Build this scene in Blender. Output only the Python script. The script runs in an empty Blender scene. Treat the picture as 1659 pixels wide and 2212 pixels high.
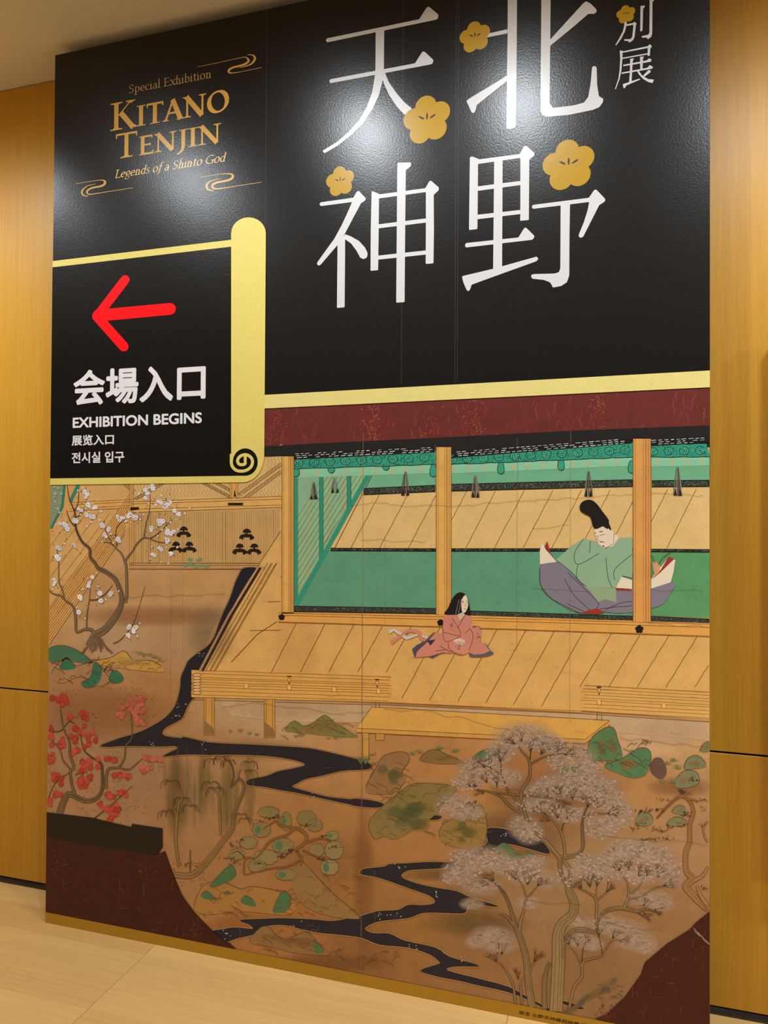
import bpy, math, random
from mathutils import Vector
random.seed(7)
scene = bpy.context.scene
COL = scene.collection

# ------------------------------------------------------------------ camera
F_PX, YAW, PIT, ROL = 1554.187, -0.2909, 0.0118, 0.0054
CAM = Vector((1.904, -2.1476, 1.45))
fwd = Vector((math.sin(YAW)*math.cos(PIT), math.cos(YAW)*math.cos(PIT), math.sin(PIT)))
rgt0 = Vector((math.cos(YAW), -math.sin(YAW), 0)); up0 = rgt0.cross(fwd)
rgt = rgt0*math.cos(ROL) + up0*math.sin(ROL); upv = up0*math.cos(ROL) - rgt0*math.sin(ROL)
cam_d = bpy.data.cameras.new('camera'); cam = bpy.data.objects.new('camera', cam_d); COL.objects.link(cam)
cam_d.sensor_fit = 'HORIZONTAL'; cam_d.sensor_width = 36; cam_d.lens = F_PX/1659*36; cam_d.clip_start = .02
from mathutils import Matrix
m = Matrix((rgt, upv, -fwd)).transposed().to_4x4(); m.translation = CAM; cam.matrix_world = m
scene.camera = cam

# ------------------------------------------------------------------ world, lights, exposure
scene.view_settings.view_transform = 'Standard'; scene.view_settings.look = 'None'
scene.view_settings.gamma = 1; scene.view_settings.use_curve_mapping = False
scene.view_settings.exposure = -0.03
scene.cycles.transparent_max_bounces = 48
w = bpy.data.worlds.new('world'); scene.world = w; w.use_nodes = True
w.node_tree.nodes['Background'].inputs[0].default_value = (.9, .75, .55, 1)
w.node_tree.nodes['Background'].inputs[1].default_value = .02
WARM = (1.0, .945, .87)
ROOM_H = 3.186
def spot(loc, aim, power, size, blend, radius=.045, col=WARM):
    l = bpy.data.lights.new('ceiling_spot', 'SPOT'); l.energy = power; l.spot_size = math.radians(size)
    l.spot_blend = blend; l.shadow_soft_size = radius; l.color = col
    o = bpy.data.objects.new('ceiling_spot', l); o.location = loc
    o.rotation_euler = (Vector(aim)-Vector(loc)).to_track_quat('-Z', 'Y').to_euler(); COL.objects.link(o); return o
# the row of wall washers along the ceiling, in front of the panel
COOL = (.93, 1.0, 1.05)
for lx, ly, pw in ((-1.4, -.8, 48), (-.82, -.74, 74), (-.03, -1.0, 52), (.94, -.82, 58), (1.60, -.80, 50), (2.50, -.95, 48), (3.07, -.90, 105), (3.82, -.90, 80)):
    spot((lx, ly, ROOM_H-.03), (lx, -.02, 1.2), pw, 132, 1.0, .05, COOL)
# downlights over the rest of the foyer (their light reaches the walls by way of the floor)
for ly in (-2.6, -4.2, -5.8):
    for lx in (-2.6, -1.0, .6, 2.2, 3.8):
        spot((lx, ly, ROOM_H-.03), (lx, ly, 0), 95, 85, .6, .06, (.94, 1.0, 1.12))
spot((3.7, -1.4, ROOM_H-.03), (3.3, -.6, 0), 115, 80, .8, .06, COOL)  # extra unseen spot, added to brighten the wall and floor at right

# ------------------------------------------------------------------ helpers
def link(name, me, mat=None, parent=None, **props):
    o = bpy.data.objects.new(name, me); COL.objects.link(o)
    if mat is not None: me.materials.append(mat)
    if parent: o.parent = parent
    for k, v in props.items(): o[k] = v
    return o
def box_mesh(name, x0, x1, y0, y1, z0, z1, bevel=0):
    v = [(x0,y0,z0),(x1,y0,z0),(x1,y1,z0),(x0,y1,z0),(x0,y0,z1),(x1,y0,z1),(x1,y1,z1),(x0,y1,z1)]
    f = [(0,3,2,1),(4,5,6,7),(0,1,5,4),(1,2,6,5),(2,3,7,6),(3,0,4,7)]
    me = bpy.data.meshes.new(name); me.from_pydata(v, [], f)
    if bevel:
        import bmesh
        b = bmesh.new(); b.from_mesh(me)
        bmesh.ops.bevel(b, geom=b.edges[:]+b.verts[:], offset=bevel, segments=1, affect='EDGES')
        b.to_mesh(me); b.free()
    me.update(); return me
def lin(c):
    return tuple((x/255/12.92 if x/255 <= .04045 else ((x/255+.055)/1.055)**2.4) for x in c)
class NT:
    def __init__(s, name):
        s.m = bpy.data.materials.new(name); s.m.use_nodes = True; s.t = s.m.node_tree
        s.b = s.t.nodes['Principled BSDF']; s.out = s.t.nodes['Material Output']
    def n(s, typ, **kw):
        nd = s.t.nodes.new(typ)
        for k, v in kw.items():
            if k in nd.inputs.keys(): nd.inputs[k].default_value = v
            else: setattr(nd, k, v)
        return nd
    def l(s, a, b): s.t.links.new(a, b)
    def coords(s, scale):
        tc = s.n('ShaderNodeTexCoord'); mp = s.n('ShaderNodeMapping'); mp.inputs['Scale'].default_value = scale
        s.l(tc.outputs['Object'], mp.inputs[0]); return mp.outputs[0]
    def noise(s, scale, sc3=(1,1,1), detail=4, rough=.55):
        nd = s.n('ShaderNodeTexNoise'); nd.inputs['Scale'].default_value = scale
        nd.inputs['Detail'].default_value = detail; nd.inputs['Roughness'].default_value = rough
        s.l(s.coords(sc3), nd.inputs['Vector']); return nd.outputs['Fac']
    def ramp(s, fac, stops):
        r = s.n('ShaderNodeValToRGB'); e = r.color_ramp.elements
        e[0].position, e[0].color = stops[0][0], (*stops[0][1], 1); e[1].position, e[1].color = stops[-1][0], (*stops[-1][1], 1)
        for p, c in stops[1:-1]:
            k = e.new(p); k.color = (*c, 1)
        s.l(fac, r.inputs[0]); return r.outputs[0]
    def mix(s, a, b, fac=1.0, mode='MULTIPLY'):
        x = s.n('ShaderNodeMix', data_type='RGBA', blend_type=mode); 
        if isinstance(fac, float): x.inputs[0].default_value = fac
        else: s.l(fac, x.inputs[0])
        for i, v in ((6, a), (7, b)):
            if isinstance(v, tuple): x.inputs[i].default_value = (*v, 1)
            else: s.l(v, x.inputs[i])
        return x.outputs[2]
    def bump(s, h, strength, dist):
        b = s.n('ShaderNodeBump'); b.inputs['Strength'].default_value = strength; b.inputs['Distance'].default_value = dist
        s.l(h, b.inputs['Height']); s.l(b.outputs[0], s.b.inputs['Normal'])
def wood(name, base, var, grain_axis, rough=.42, fine=1.0, spec=.4, tone_attr=True):
    """veneer: fine streaks along grain_axis (2: vertical, 0: along x)"""
    k = NT(name)
    st = (1.2, 1.2, 1.2); st = [55, 55, 55]; st[grain_axis] = .9
    st2 = [4.5, 4.5, 4.5]; st2[grain_axis] = .12
    st3 = [260, 260, 260]; st3[grain_axis] = 5
    a = k.ramp(k.noise(1, tuple(st), 5, .6), [(.3, (1-var,)*3), (.7, (1+var*.6,)*3)])
    b = k.ramp(k.noise(1, tuple(st2), 3), [(.35, (1-var*.9, 1-var*1.05, 1-var*1.3)), (.65, (1.05, 1.04, 1.0))])
    c = k.ramp(k.noise(1, tuple(st3), 2), [(.3, (1-max(var, .1)*1.2*fine,)*3), (.75, (1.05,)*3)])
    col = k.mix(k.mix(k.mix(base, a), b), c)
    if tone_attr:
        oi = k.n('ShaderNodeObjectInfo')
        rr = k.ramp(oi.outputs['Random'], [(0, (.86, .82, .76)), (.5, (1, 1, 1)), (1, (1.06, 1.05, 1.02))])
        col = k.mix(col, rr)
    k.l(col, k.b.inputs['Base Color']); k.b.inputs['Roughness'].default_value = rough
    k.b.inputs['Specular IOR Level'].default_value = spec
    k.bump(k.noise(1, tuple(st3), 2), .12, .0006)
    return k.m
def plain(name, col, rough=.5, spec=.5, metal=0, nz=0):
    k = NT(name)
    if nz: k.l(k.mix(col, k.ramp(k.noise(60), [(.3, (1-nz,)*3), (.7, (1+nz*.5,)*3)])), k.b.inputs['Base Color'])
    else: k.b.inputs['Base Color'].default_value = (*col, 1)
    k.b.inputs['Roughness'].default_value = rough; k.b.inputs['Specular IOR Level'].default_value = spec
    k.b.inputs['Metallic'].default_value = metal
    return k.m
M_WALL = wood('veneer_wall_wood', (.555, .285, .025), .07, 2, rough=.40, spec=.38)
M_FLOOR = wood('floor_plank_wood', (.72, .45, .17), .10, 0, rough=.38, fine=.8, spec=.4)
M_BASE = plain('black_rubber', (.012, .012, .013), .35, .5)
M_GAP = plain('dark_joint', (.012, .007, .004), .9, .1)
def ceiling_mat():
    k = NT('ceiling_plaster')
    k.l(k.mix((.78, .75, .68), k.ramp(k.noise(140, detail=6), [(.3, (.86, .86, .86)), (.7, (1.05, 1.05, 1.05))])), k.b.inputs['Base Color'])
    k.b.inputs['Roughness'].default_value = .9; k.bump(k.noise(220, detail=5), .3, .002); return k.m
M_CEIL = ceiling_mat()
M_PLASTER = plain('wall_plaster', (.42, .40, .37), .8, .2, nz=.04)

# ------------------------------------------------------------------ structure
GAP = .1812                       # wall face behind the panel
XL, XR, YF = -3.6, 4.6, -6.6      # room extents
def structure(name, me, mat): return link(name, me, mat, kind='structure')
fl = structure('floor', box_mesh('floor', XL, XR, YF, GAP+.06, -.05, -.012), M_GAP)
row0, roww = -.063, .1385
xj = [.4575+1.193*i for i in range(-4, 5)]
cache = {}; farv, farf = [], []
r = -2
while True:
    y1 = row0 - roww*r; y0 = y1-roww; r += 1
    if y1 < YF: break
    y1c = min(y1, GAP+.055)
    if y1c - y0 < .01: continue
    near = y0 > -3.0
    for a, b in zip(xj[:-1], xj[1:]):
        a2, b2 = max(a, XL), min(b, XR)
        if b2-a2 < .05: continue
        if not near:                      # rows behind the camera, joined
            n0 = len(farv); bm_ = box_mesh('t', a2, b2-.0012, y0, y1c-.0003, -.012, 0)
            farv += [tuple(v.co) for v in bm_.vertices]; farf += [tuple(n0+i for i in p.vertices) for p in bm_.polygons]; bpy.data.meshes.remove(bm_)
            continue
        key = (round(y1c-y0, 4), round(b2-a2, 4))
        if key not in cache:
            cache[key] = box_mesh('floor_plank', 0, b2-a2-.0012, 0, y1c-y0-.0003, -.012, 0, .0002)
            cache[key].materials.append(M_FLOOR)
        o = bpy.data.objects.new('floor_plank', cache[key]); COL.objects.link(o); o.parent = fl; o.location = (a2, y0, 0)
me = bpy.data.meshes.new('floor_plank'); me.from_pydata(farv, [], farf); link('floor_plank', me, M_FLOOR, fl, kind='stuff')
structure('ceiling', box_mesh('ceiling', XL, XR, YF, GAP+.06, ROOM_H, ROOM_H+.05), M_CEIL)
# back wall: dark carcass, veneer panels with a shadow joint at 0.77 m
wb = structure('wall_back', box_mesh('wall_back', XL, XR, GAP+.012, GAP+.06, 0, ROOM_H), M_GAP)
zj, jt = .7712, .0032
for (za, zb) in ((.026, zj-jt), (zj+jt, ROOM_H-.004)):
    for i in range(4):
        a = XL+i*2.05; b = min(a+2.05, XR)
        if b-a < .1: continue
        link('wall_panel', box_mesh('wall_panel', a, b, GAP, GAP+.012, za, zb, .0008), M_WALL, wb)
for nm, args in (('wall_left', (XL-.06, XL, YF, GAP+.06, 0, ROOM_H)), ('wall_right', (XR, XR+.06, YF, GAP+.06, 0, ROOM_H)),
                 ('wall_front', (XL, XR, YF-.06, YF, 0, ROOM_H))):
    structure(nm, box_mesh(nm, *args), M_PLASTER)
# baseboard: low black rounded rail
def rail(name, x0, x1, y):
    pr = [(0, 0), (-.012, 0), (-.014, .006), (-.0125, .014), (-.008, .021), (-.002, .025), (0, .026)]
    v = [(x0, y+a, b) for a, b in pr]+[(x1, y+a, b) for a, b in pr]; n = len(pr)
    f = [(i, i+1, n+i+1, n+i) for i in range(n-1)]+[tuple(range(n))[::-1], tuple(range(n, 2*n)), (0, n, 2*n-1, n-1)]
    me = bpy.data.meshes.new(name); me.from_pydata(v, [], f)
    for p in me.polygons: p.use_smooth = len(p.vertices) == 4
    return me
structure('baseboard_back', rail('baseboard_back', XL, XR, GAP+.012), M_BASE)
# ------------------------------------------------------------------ print toolkit
# the artwork is flat print on the board's face (plane y = 0): tracing coordinates are turned into
# board coordinates once, everything is then built at its real size on the board
def on_board(x, y, Y=0.0):
    d = fwd + rgt*((x-829.5)/F_PX) - upv*((y-1106)/F_PX)
    p = CAM + d*((Y-CAM.y)/d.y); return p.x, p.z
STEP = .0001
BUMP = .5
def ink_mat(name, rough=.32, spec=.32, bump=.22, speck=0.0, mott=.06, crackle=0.0, wash=False):
    k = NT(name); a = k.n('ShaderNodeVertexColor'); a.layer_name = 'ink'
    col = a.outputs['Color']
    if mott: col = k.mix(col, k.ramp(k.noise(14, detail=6, rough=.7), [(.3, (1-mott,)*3), (.7, (1+mott,)*3)]))
    if speck:
        col = k.mix(col, k.ramp(k.noise(520, detail=2), [(.34, (1-speck, 1-speck, 1-speck*1.3)), (.5, (1, 1, 1)), (.66, (1+speck*.6,)*3)]))
    if crackle:
        col = k.mix(col, k.ramp(k.noise(95, detail=8, rough=.75), [(.36, (1-crackle, 1-crackle*1.1, 1-crackle*1.2)), (.46, (1, 1, 1))]))
    k.l(col, k.b.inputs['Base Color']); k.b.inputs['Roughness'].default_value = rough
    k.b.inputs['Specular IOR Level'].default_value = spec
    k.bump(k.noise(170, detail=3), bump, .0008)
    if wash:
        t = k.n('ShaderNodeBsdfTransparent'); x = k.n('ShaderNodeMixShader')
        k.l(a.outputs['Alpha'], x.inputs[0]); k.l(t.outputs[0], x.inputs[1]); k.l(k.b.outputs[0], x.inputs[2])
        k.l(x.outputs[0], k.out.inputs['Surface'])
    return k.m
I_BLACK = ink_mat('black_laminate_print', bump=.5, rough=.29, spec=.34, mott=0)
I_FLAT = ink_mat('flat_print', mott=0, rough=.30, spec=.32)
I_GOLD = ink_mat('gold_print', rough=.38, speck=.16, mott=.03)
I_PAINT = ink_mat('aged_paint_print', rough=.4, mott=.10, speck=.07, crackle=.10)
I_LAQ = ink_mat('lacquer_print', rough=.4, mott=.12, speck=.12, crackle=.18)
I_WASH = ink_mat('wash_print', rough=.4, mott=.04, wash=True)
def shade(z):                     # divisor that lightens ink colours towards the bottom, to offset the light's falloff
    z = max(0, min(z, 3)); return .48+.52*min(1, z/1.75)**1.1 if z < 1.75 else 1.0
class Ink:
    def __init__(s, name, layer, mat=None, parent=None, adapt=True, **props):
        s.name, s.layer, s.mat, s.parent, s.adapt, s.props = name, layer, mat or I_PAINT, parent, adapt, props
        s.v, s.f, s.c, s.k = [], [], [], 0; s.span = 97 if 'blossom' in name and name.startswith('painted') else 20
    def vert(s, x, y, col, a=1.0, d=0, raw=False):
        X, Z = (x, y) if raw else on_board(x, y)
        X = min(max(X, .0006), PW-.0006); Z = min(max(Z, .0008), PH-.0006)     # print stops at the board's edges
        s.v.append((X, -STEP*s.layer - d*.000029 - (s.k % s.span)*.0000014, Z))
        c = lin(col)
        if s.adapt:
            q = shade(Z); c = tuple(min(.92, u/q*g_) for u, g_ in zip(c, (.99, 1.11, 1.25)))
        s.c.append((*c, a)); return len(s.v)-1
    def poly(s, pts, col, d=0, a=1.0, raw=False):
        s.k += 1; ids = [s.vert(x, y, col, a, d, raw) for x, y in pts]
        A = sum(s.v[ids[i]][0]*s.v[ids[(i+1) % len(ids)]][2]-s.v[ids[(i+1) % len(ids)]][0]*s.v[ids[i]][2] for i in range(len(ids)))
        s.f.append(tuple(ids if A > 0 else ids[::-1])); return s
    def line(s, pts, wd, col, d=0, a=1.0, smooth=False, cap=False):
        """wd: number or list of widths along the line, px"""
        if smooth: pts, wd = spline(pts, wd)
        n = len(pts)
        if isinstance(wd, (int, float)): wd = [wd]*n
        if len(wd) != n: wd = [wd[0]+(wd[-1]-wd[0])*i/(n-1) for i in range(n)] if len(wd) == 2 else resamp(wd, n)
        L, R = [], []; s.k += 1
        for i, (x, y) in enumerate(pts):
            a0 = pts[max(0, i-1)]; b0 = pts[min(n-1, i+1)]
            dx, dy = b0[0]-a0[0], b0[1]-a0[1]; q = math.hypot(dx, dy) or 1
            nx, ny = -dy/q*wd[i]/2, dx/q*wd[i]/2
            L.append(s.vert(x+nx, y+ny, col, a, d)); R.append(s.vert(x-nx, y-ny, col, a, d))
        for i in range(n-1): s.f.append((L[i], L[i+1], R[i+1], R[i]))
        if cap:
            for (x, y), q in ((pts[0], wd[0]), (pts[-1], wd[-1])): s.disc(x, y, q/2, q/2, col, d=d, n=12)
        return s
    def disc(s, x, y, rx, ry, col, d=0, n=8, ang=0, a=1.0, wob=0):
        pts = []
        for i in range(n):
            t = 2*math.pi*i/n; k = 1+wob*(random.random()-.5)
            u, w_ = rx*k*math.cos(t), ry*k*math.sin(t)
            pts.append((x+u*math.cos(ang)-w_*math.sin(ang), y+u*math.sin(ang)+w_*math.cos(ang)))
        return s.poly(pts, col, d, a)
    def haze(s, x, y, rx, ry, col, a=.5, ang=0, d=0, n=18):
        s.k += 1; c = s.vert(x, y, col, a, d); rings = []
        for rr, aa in ((.5, a*.75), (.8, a*.3), (1, 0)):
            ring = []
            for i in range(n):
                t = 2*math.pi*i/n; u, w_ = rx*rr*math.cos(t), ry*rr*math.sin(t)
                ring.append(s.vert(x+u*math.cos(ang)-w_*math.sin(ang), y+u*math.sin(ang)+w_*math.cos(ang), col, aa, d))
            rings.append(ring)
        for i in range(n):
            j = (i+1) % n; s.f.append((c, rings[0][i], rings[0][j]))
            for a1, b1 in zip(rings[:-1], rings[1:]): s.f.append((a1[i], b1[i], b1[j], a1[j]))
        return s
    def done(s):
        me = bpy.data.meshes.new(s.name); me.from_pydata(s.v, [], s.f)
        at = me.color_attributes.new('ink', 'FLOAT_COLOR', 'POINT')
        at.data.foreach_set('color', [u for c in s.c for u in c])
        o = link(s.name, me, s.mat, s.parent)
        for k, v in s.props.items(): o[k] = v
        if s.name.startswith(('painted_', 'corner_')) and s.k > 14: o['kind'] = 'stuff'
        return o
def resamp(w_, n):
    r = []
    for i in range(n):
        t = i/(n-1)*(len(w_)-1); k = min(int(t), len(w_)-2); r.append(w_[k]+(w_[k+1]-w_[k])*(t-k))
    return r
def spline(pts, wd, sub=5, closed=False):
    n = len(pts)
    wl = [wd]*n if isinstance(wd, (int, float)) else (resamp(wd, n) if len(wd) != n else wd)
    P, W = [], []
    rng = n if closed else n-1
    for i in range(rng):
        g = (lambda k: pts[k % n]) if closed else (lambda k: pts[max(0, min(n-1, k))])
        p0, p1, p2, p3 = g(i-1), g(i), g(i+1), g(i+2)
        for j in range(sub):
            t = j/sub
            P.append(tuple(.5*(2*p1[k]+(p2[k]-p0[k])*t+(2*p0[k]-5*p1[k]+4*p2[k]-p3[k])*t*t+(3*p1[k]-p0[k]-3*p2[k]+p3[k])*t**3) for k in (0, 1)))
            W.append(wl[i]+(wl[(i+1) % n]-wl[i])*t)
    if not closed: P.append(pts[-1]); W.append(wl[-1])
    return P, W
def smooth(pts, sub=4): return spline(pts, 1, sub, True)[0]
def rp(pts, r=6):                 # outline with its corners rounded
    out = []; n = len(pts)
    for i in range(n):
        p, a, b = pts[i], pts[i-1], pts[(i+1) % n]
        la, lb = math.dist(p, a), math.dist(p, b)
        if la < 1e-6 or lb < 1e-6: continue
        ra, rb = min(r, la*.45)/la, min(r, lb*.45)/lb
        pa = (p[0]+(a[0]-p[0])*ra, p[1]+(a[1]-p[1])*ra); pb = (p[0]+(b[0]-p[0])*rb, p[1]+(b[1]-p[1])*rb)
        for t in (0, .33, .67, 1):
            out.append(tuple((1-t)**2*pa[k]+2*t*(1-t)*p[k]+t*t*pb[k] for k in (0, 1)))
    return out
def T(ox, oy, s, pts): return [(ox+x/s, oy+y/s) for x, y in pts]

# ------------------------------------------------------------------ the panel
PW, PH = 2.1947, 3.1396
panel = bpy.data.objects.new('exhibition_sign_panel', None); COL.objects.link(panel)
panel['label'] = 'tall black and gold exhibition entrance sign wall with red arrow and garden painting'
panel['category'] = 'sign'
seam_x = [on_board(573.5, 500)[0], on_board(985, 400)[0]]
edges = [0]+seam_x+[PW]
M_CORE = plain('board_edge', (.03, .026, .022), .5)
for a, b in zip(edges[:-1], edges[1:]):
    link('board', box_mesh('board', a+(.0004 if a else 0), b-(.0004 if b < PW else 0), 0, .16, 0, PH, .0005), M_CORE, panel)
def mid(a, b, t): return (a[0]+(b[0]-a[0])*t, a[1]+(b[1]-a[1])*t)
def px(X, Z):                     # board coordinates -> tracing coordinates
    v = Vector((X, 0, Z))-CAM; z = v.dot(fwd); return 829.5+F_PX*v.dot(rgt)/z, 1106-F_PX*v.dot(upv)/z
def new(name, layer, mat=None, parent=None, **k): return Ink(name, layer, mat, parent or panel, **k)

BLK = (10, 10, 10)
k = new('black_print', 1, I_BLACK, adapt=False)
k.poly([(0.0005, 1.57), (PW-.0005, 1.57), (PW-.0005, PH-.0005), (0.0005, PH-.0005)], (16, 16, 17), raw=True); k.done()

# ---- painting ground (one sheet of aged paper, its washes as soft stains)
samples = [((130,1300),(185,140,90)),((300,1250),(186,138,86)),((430,1250),(180,132,80)),((250,1400),(168,132,96)),((430,1380),(160,124,84)),
 ((200,1500),(150,104,64)),((330,1500),(158,108,62)),((150,1600),(146,104,74)),((300,1660),(140,104,74)),((500,1500),(172,138,98)),
 ((650,1530),(178,146,106)),((450,1640),(152,110,70)),((650,1760),(146,100,56)),((760,1900),(132,88,46)),((600,2000),(136,88,46)),
 ((480,1900),(140,98,60)),((850,1650),(158,110,64)),((1000,1680),(158,108,58)),((900,1850),(146,100,56)),((1000,2060),(124,84,50)),
 ((1150,1950),(132,98,64)),((1250,1850),(140,104,66)),((1400,1690),(158,112,66)),((1400,1590),(186,146,108)),((1400,2000),(128,90,56)),
 ((1280,2110),(114,82,52)),((1500,1800),(150,110,72)),((1200,1740),(150,100,54)),((800,2060),(116,76,42)),((1020,1990),(110,78,44)),
 ((900,2010),(130,88,44)),((400,1700),(138,100,66)),((1480,1500),(190,142,78)),((1100,1620),(172,120,74)),((700,1600),(168,122,78)),((1180,1800),(110,78,50))]
g = new('painted_ground', 1, I_PAINT)
nx, nz = 70, 56; Xs = [PW*i/nx for i in range(nx+1)]; Zs = [.03+(1.83-.03)*j/nz for j in range(nz+1)]
for j, Z in enumerate(Zs):
    for i, X in enumerate(Xs):
        x, y = px(min(max(X, .0005), PW-.0005), Z); sw = 0; c = [0, 0, 0]
        for (sx, sy), sc in samples:
            q = 1/((x-sx)**2+((y-sy)*1.15)**2+900)**1.7; sw += q
            for n_ in range(3): c[n_] += q*sc[n_]
        g.vert(min(max(X, .0005), PW-.0005), Z, [u/sw for u in c], raw=True)
for j in range(nz):
    for i in range(nx):
        a = j*(nx+1)+i; g.f.append((a, a+1, a+nx+2, a+nx+1))
g.done()
def edge_l(y): return 118.6-(y-121)*.01158+1   # left / right edge of the board, tracing coordinates
def edge_r(y): return 1532.6
LINE = (96, 62, 28)

# ---- gold bands and frame
GOLD = (215, 199, 108)
g = new('gold_scroll_frame', 23, I_GOLD, adapt=False)
g.poly([(edge_l(564)-1, 564.6), (502, 518.3), (502, 533.1), (edge_l(578)-1, 578)], GOLD)
col = [(500, 1000), (500, 505)]
for i in range(0, 13):
    t = math.pi*(1-i/12); col.append((537.5+37.5*math.cos(t), 505-35*math.sin(t)))
col += [(571.5, 985)]
for i in range(1, 9):
    t = i/8*math.pi/2; col.append((525+46*math.cos(t), 985+57*math.sin(t)))
col += [(edge_l(1047)-1, 1047.6), (edge_l(1034)-1, 1033.5), (500, 1027)]
g.poly(col, GOLD, 1)
g.poly([(570, 853.4), (edge_r(800)+1, 800.6), (edge_r(836)+1, 836.8), (570, 882.7)], (216, 204, 128))
g.done()
sq = new('black_sign_square', 24, I_BLACK, adapt=False)
s_ = 13.825
blob = [(edge_l(578), 578), (500.2, 533.1)]+T(480, 940, s_, [(240, 0), (240, 850), (262, 940), (330, 1040), (420, 1100), (520, 1125), (600, 1128), (700, 1122), (800, 1085), (900, 1010)])
sq.poly([(edge_l(578)-1, 578.5), (499, 533.6), (497.4, 1000), (498, 1012), (503, 1022), (509, 1028), (edge_l(1034)-1, 1033.6)], BLK)
ring = []
for i in range(40):
    t = 2*math.pi*i/40; ring.append((700+372*math.cos(t), 806+408*math.sin(t)))
sq.poly(T(480, 940, s_, ring), BLK, 1)
sq.poly(T(480, 940, s_, [(236, 860), (330, 830), (700, 1214), (236, 1214)]), BLK, 1)
sq.done()
cu = new('gold_scroll_curl', 25, I_GOLD, adapt=False)
cu.line(T(480, 940, s_, [(284, 560), (284, 700), (286, 850), (322, 945), (390, 1025), (480, 1066), (570, 1075), (660, 1070), (760, 1035), (850, 970), (903, 880), (916, 780), (885, 690), (820, 625), (735, 588), (650, 590), (560, 625), (495, 690), (470, 765), (490, 835), (535, 875), (590, 885), (640, 880), (695, 860)]), 6.6, GOLD, smooth=True)
cu.poly(T(480, 940, s_, [(655, 620), (740, 600), (740, 872), (690, 905), (655, 880)]), GOLD)
cu.done()
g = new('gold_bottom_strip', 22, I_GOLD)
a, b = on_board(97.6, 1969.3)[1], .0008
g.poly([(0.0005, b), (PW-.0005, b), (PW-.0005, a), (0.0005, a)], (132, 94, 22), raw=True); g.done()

# ---- red arrow
RED = (244, 8, 20)
g = new('red_arrow', 26, I_FLAT, adapt=False, label='red arrow pointing left')
A = lambda p: T(0, 400, 2.765, p)
def arm(p, q, w_):
    (x0, y0), (x1, y1) = A([p, q]); g.line([(x0, y0), (x1, y1)], w_, RED, cap=True)
arm((582, 785), (750, 566), 19.5); arm((582, 785), (742, 965), 21); arm((590, 780), (1018, 740), 25.5)
g.done()

# ---- big characters
WHT = (198, 198, 199)
def glyph(crop, polys, parent, label, r=9, mat=None):
    ox, oy, s = crop; k = new('character', 3, I_FLAT, parent, adapt=False)
    for i, p in enumerate(polys): k.poly(T(ox, oy, s, rp(p, r)), WHT, 0)
    o = k.done(); return o
title = bpy.data.objects.new('title_characters', None); COL.objects.link(title); title.parent = panel
title['label'] = 'large white title characters with gold plum blossoms'
glyph((650, 0, 4.1475), [
 [(222,362),(232,345),(1060,173),(1128,66),(1148,60),(1232,132),(1228,168),(1205,178),(235,380)],
 [(253,728),(264,710),(1022,568),(1088,464),(1106,461),(1188,538),(1180,570),(1160,578),(264,746)],
 [(670,260),(747,245),(743,620),(733,720),(700,850),(640,980),(560,1100),(450,1210),(330,1305),(212,1374),(192,1352),(320,1275),(430,1180),(520,1080),(590,960),(638,830),(660,700),(668,620)],
 [(752,650),(790,740),(860,840),(930,920),(995,972),(930,1030),(860,955),(790,850),(750,765),(728,700),(735,640)]], title, '')
glyph((950, 0, 4.1475), [
 [(610,-330),(694,-330),(692,0),(688,600),(680,1140),(640,1154),(598,1155),(603,600),(608,300)],
 [(400,308),(608,262),(606,300),(400,340)],
 [(605,672),(605,722),(330,942),(322,985),(308,1012),(288,1012),(238,905),(262,885),(560,705)],
 [(912,-400),(996,-400),(993,0),(990,300),(985,800),(985,925),(1015,967),(1200,945),(1290,920),(1330,870),(1350,760),(1365,600),(1385,590),(1405,602),(1410,760),(1425,862),(1465,885),(1462,915),(1430,960),(1370,985),(1150,1030),(960,1047),(918,1030),(902,985),(905,600),(908,300)],
 [(980,365),(1285,30),(1310,12),(1345,28),(1395,75),(1408,100),(1388,124),(1330,125),(1200,238),(984,415)]], title, '')
glyph((650, 330, 4.1475), [
 [(165,460),(178,444),(470,403),(503,345),(520,343),(582,408),(576,428),(538,454),(470,440),(178,478)],
 [(465,425),(548,435),(460,600),(396,722),(330,825),(180,1000),(163,1012),(145,1003),(145,985),(220,880),(300,770),(370,640),(430,510)],
 [(328,790),(396,735),(396,900),(392,1385),(323,1391),(328,900)],
 [(390,728),(450,750),(520,790),(575,850),(598,900),(592,938),(562,954),(532,940),(500,880),(450,812),(392,772)],
 [(634,345),(652,348),(710,374),(700,400),(697,700),(692,1052),(624,1058),(626,700)],
 [(696,374),(1115,318),(1150,256),(1165,250),(1237,312),(1235,335),(1190,378),(1192,700),(1188,990),(1118,997),(1120,700),(1120,352),(696,410)],
 [(690,642),(1124,588),(1124,625),(690,678)], [(690,922),(1122,875),(1122,912),(690,958)],
 [(866,90),(984,86),(990,105),(975,130),(940,155),(935,600),(929,1338),(854,1344),(860,600),(863,200)]], title, '')
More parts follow.
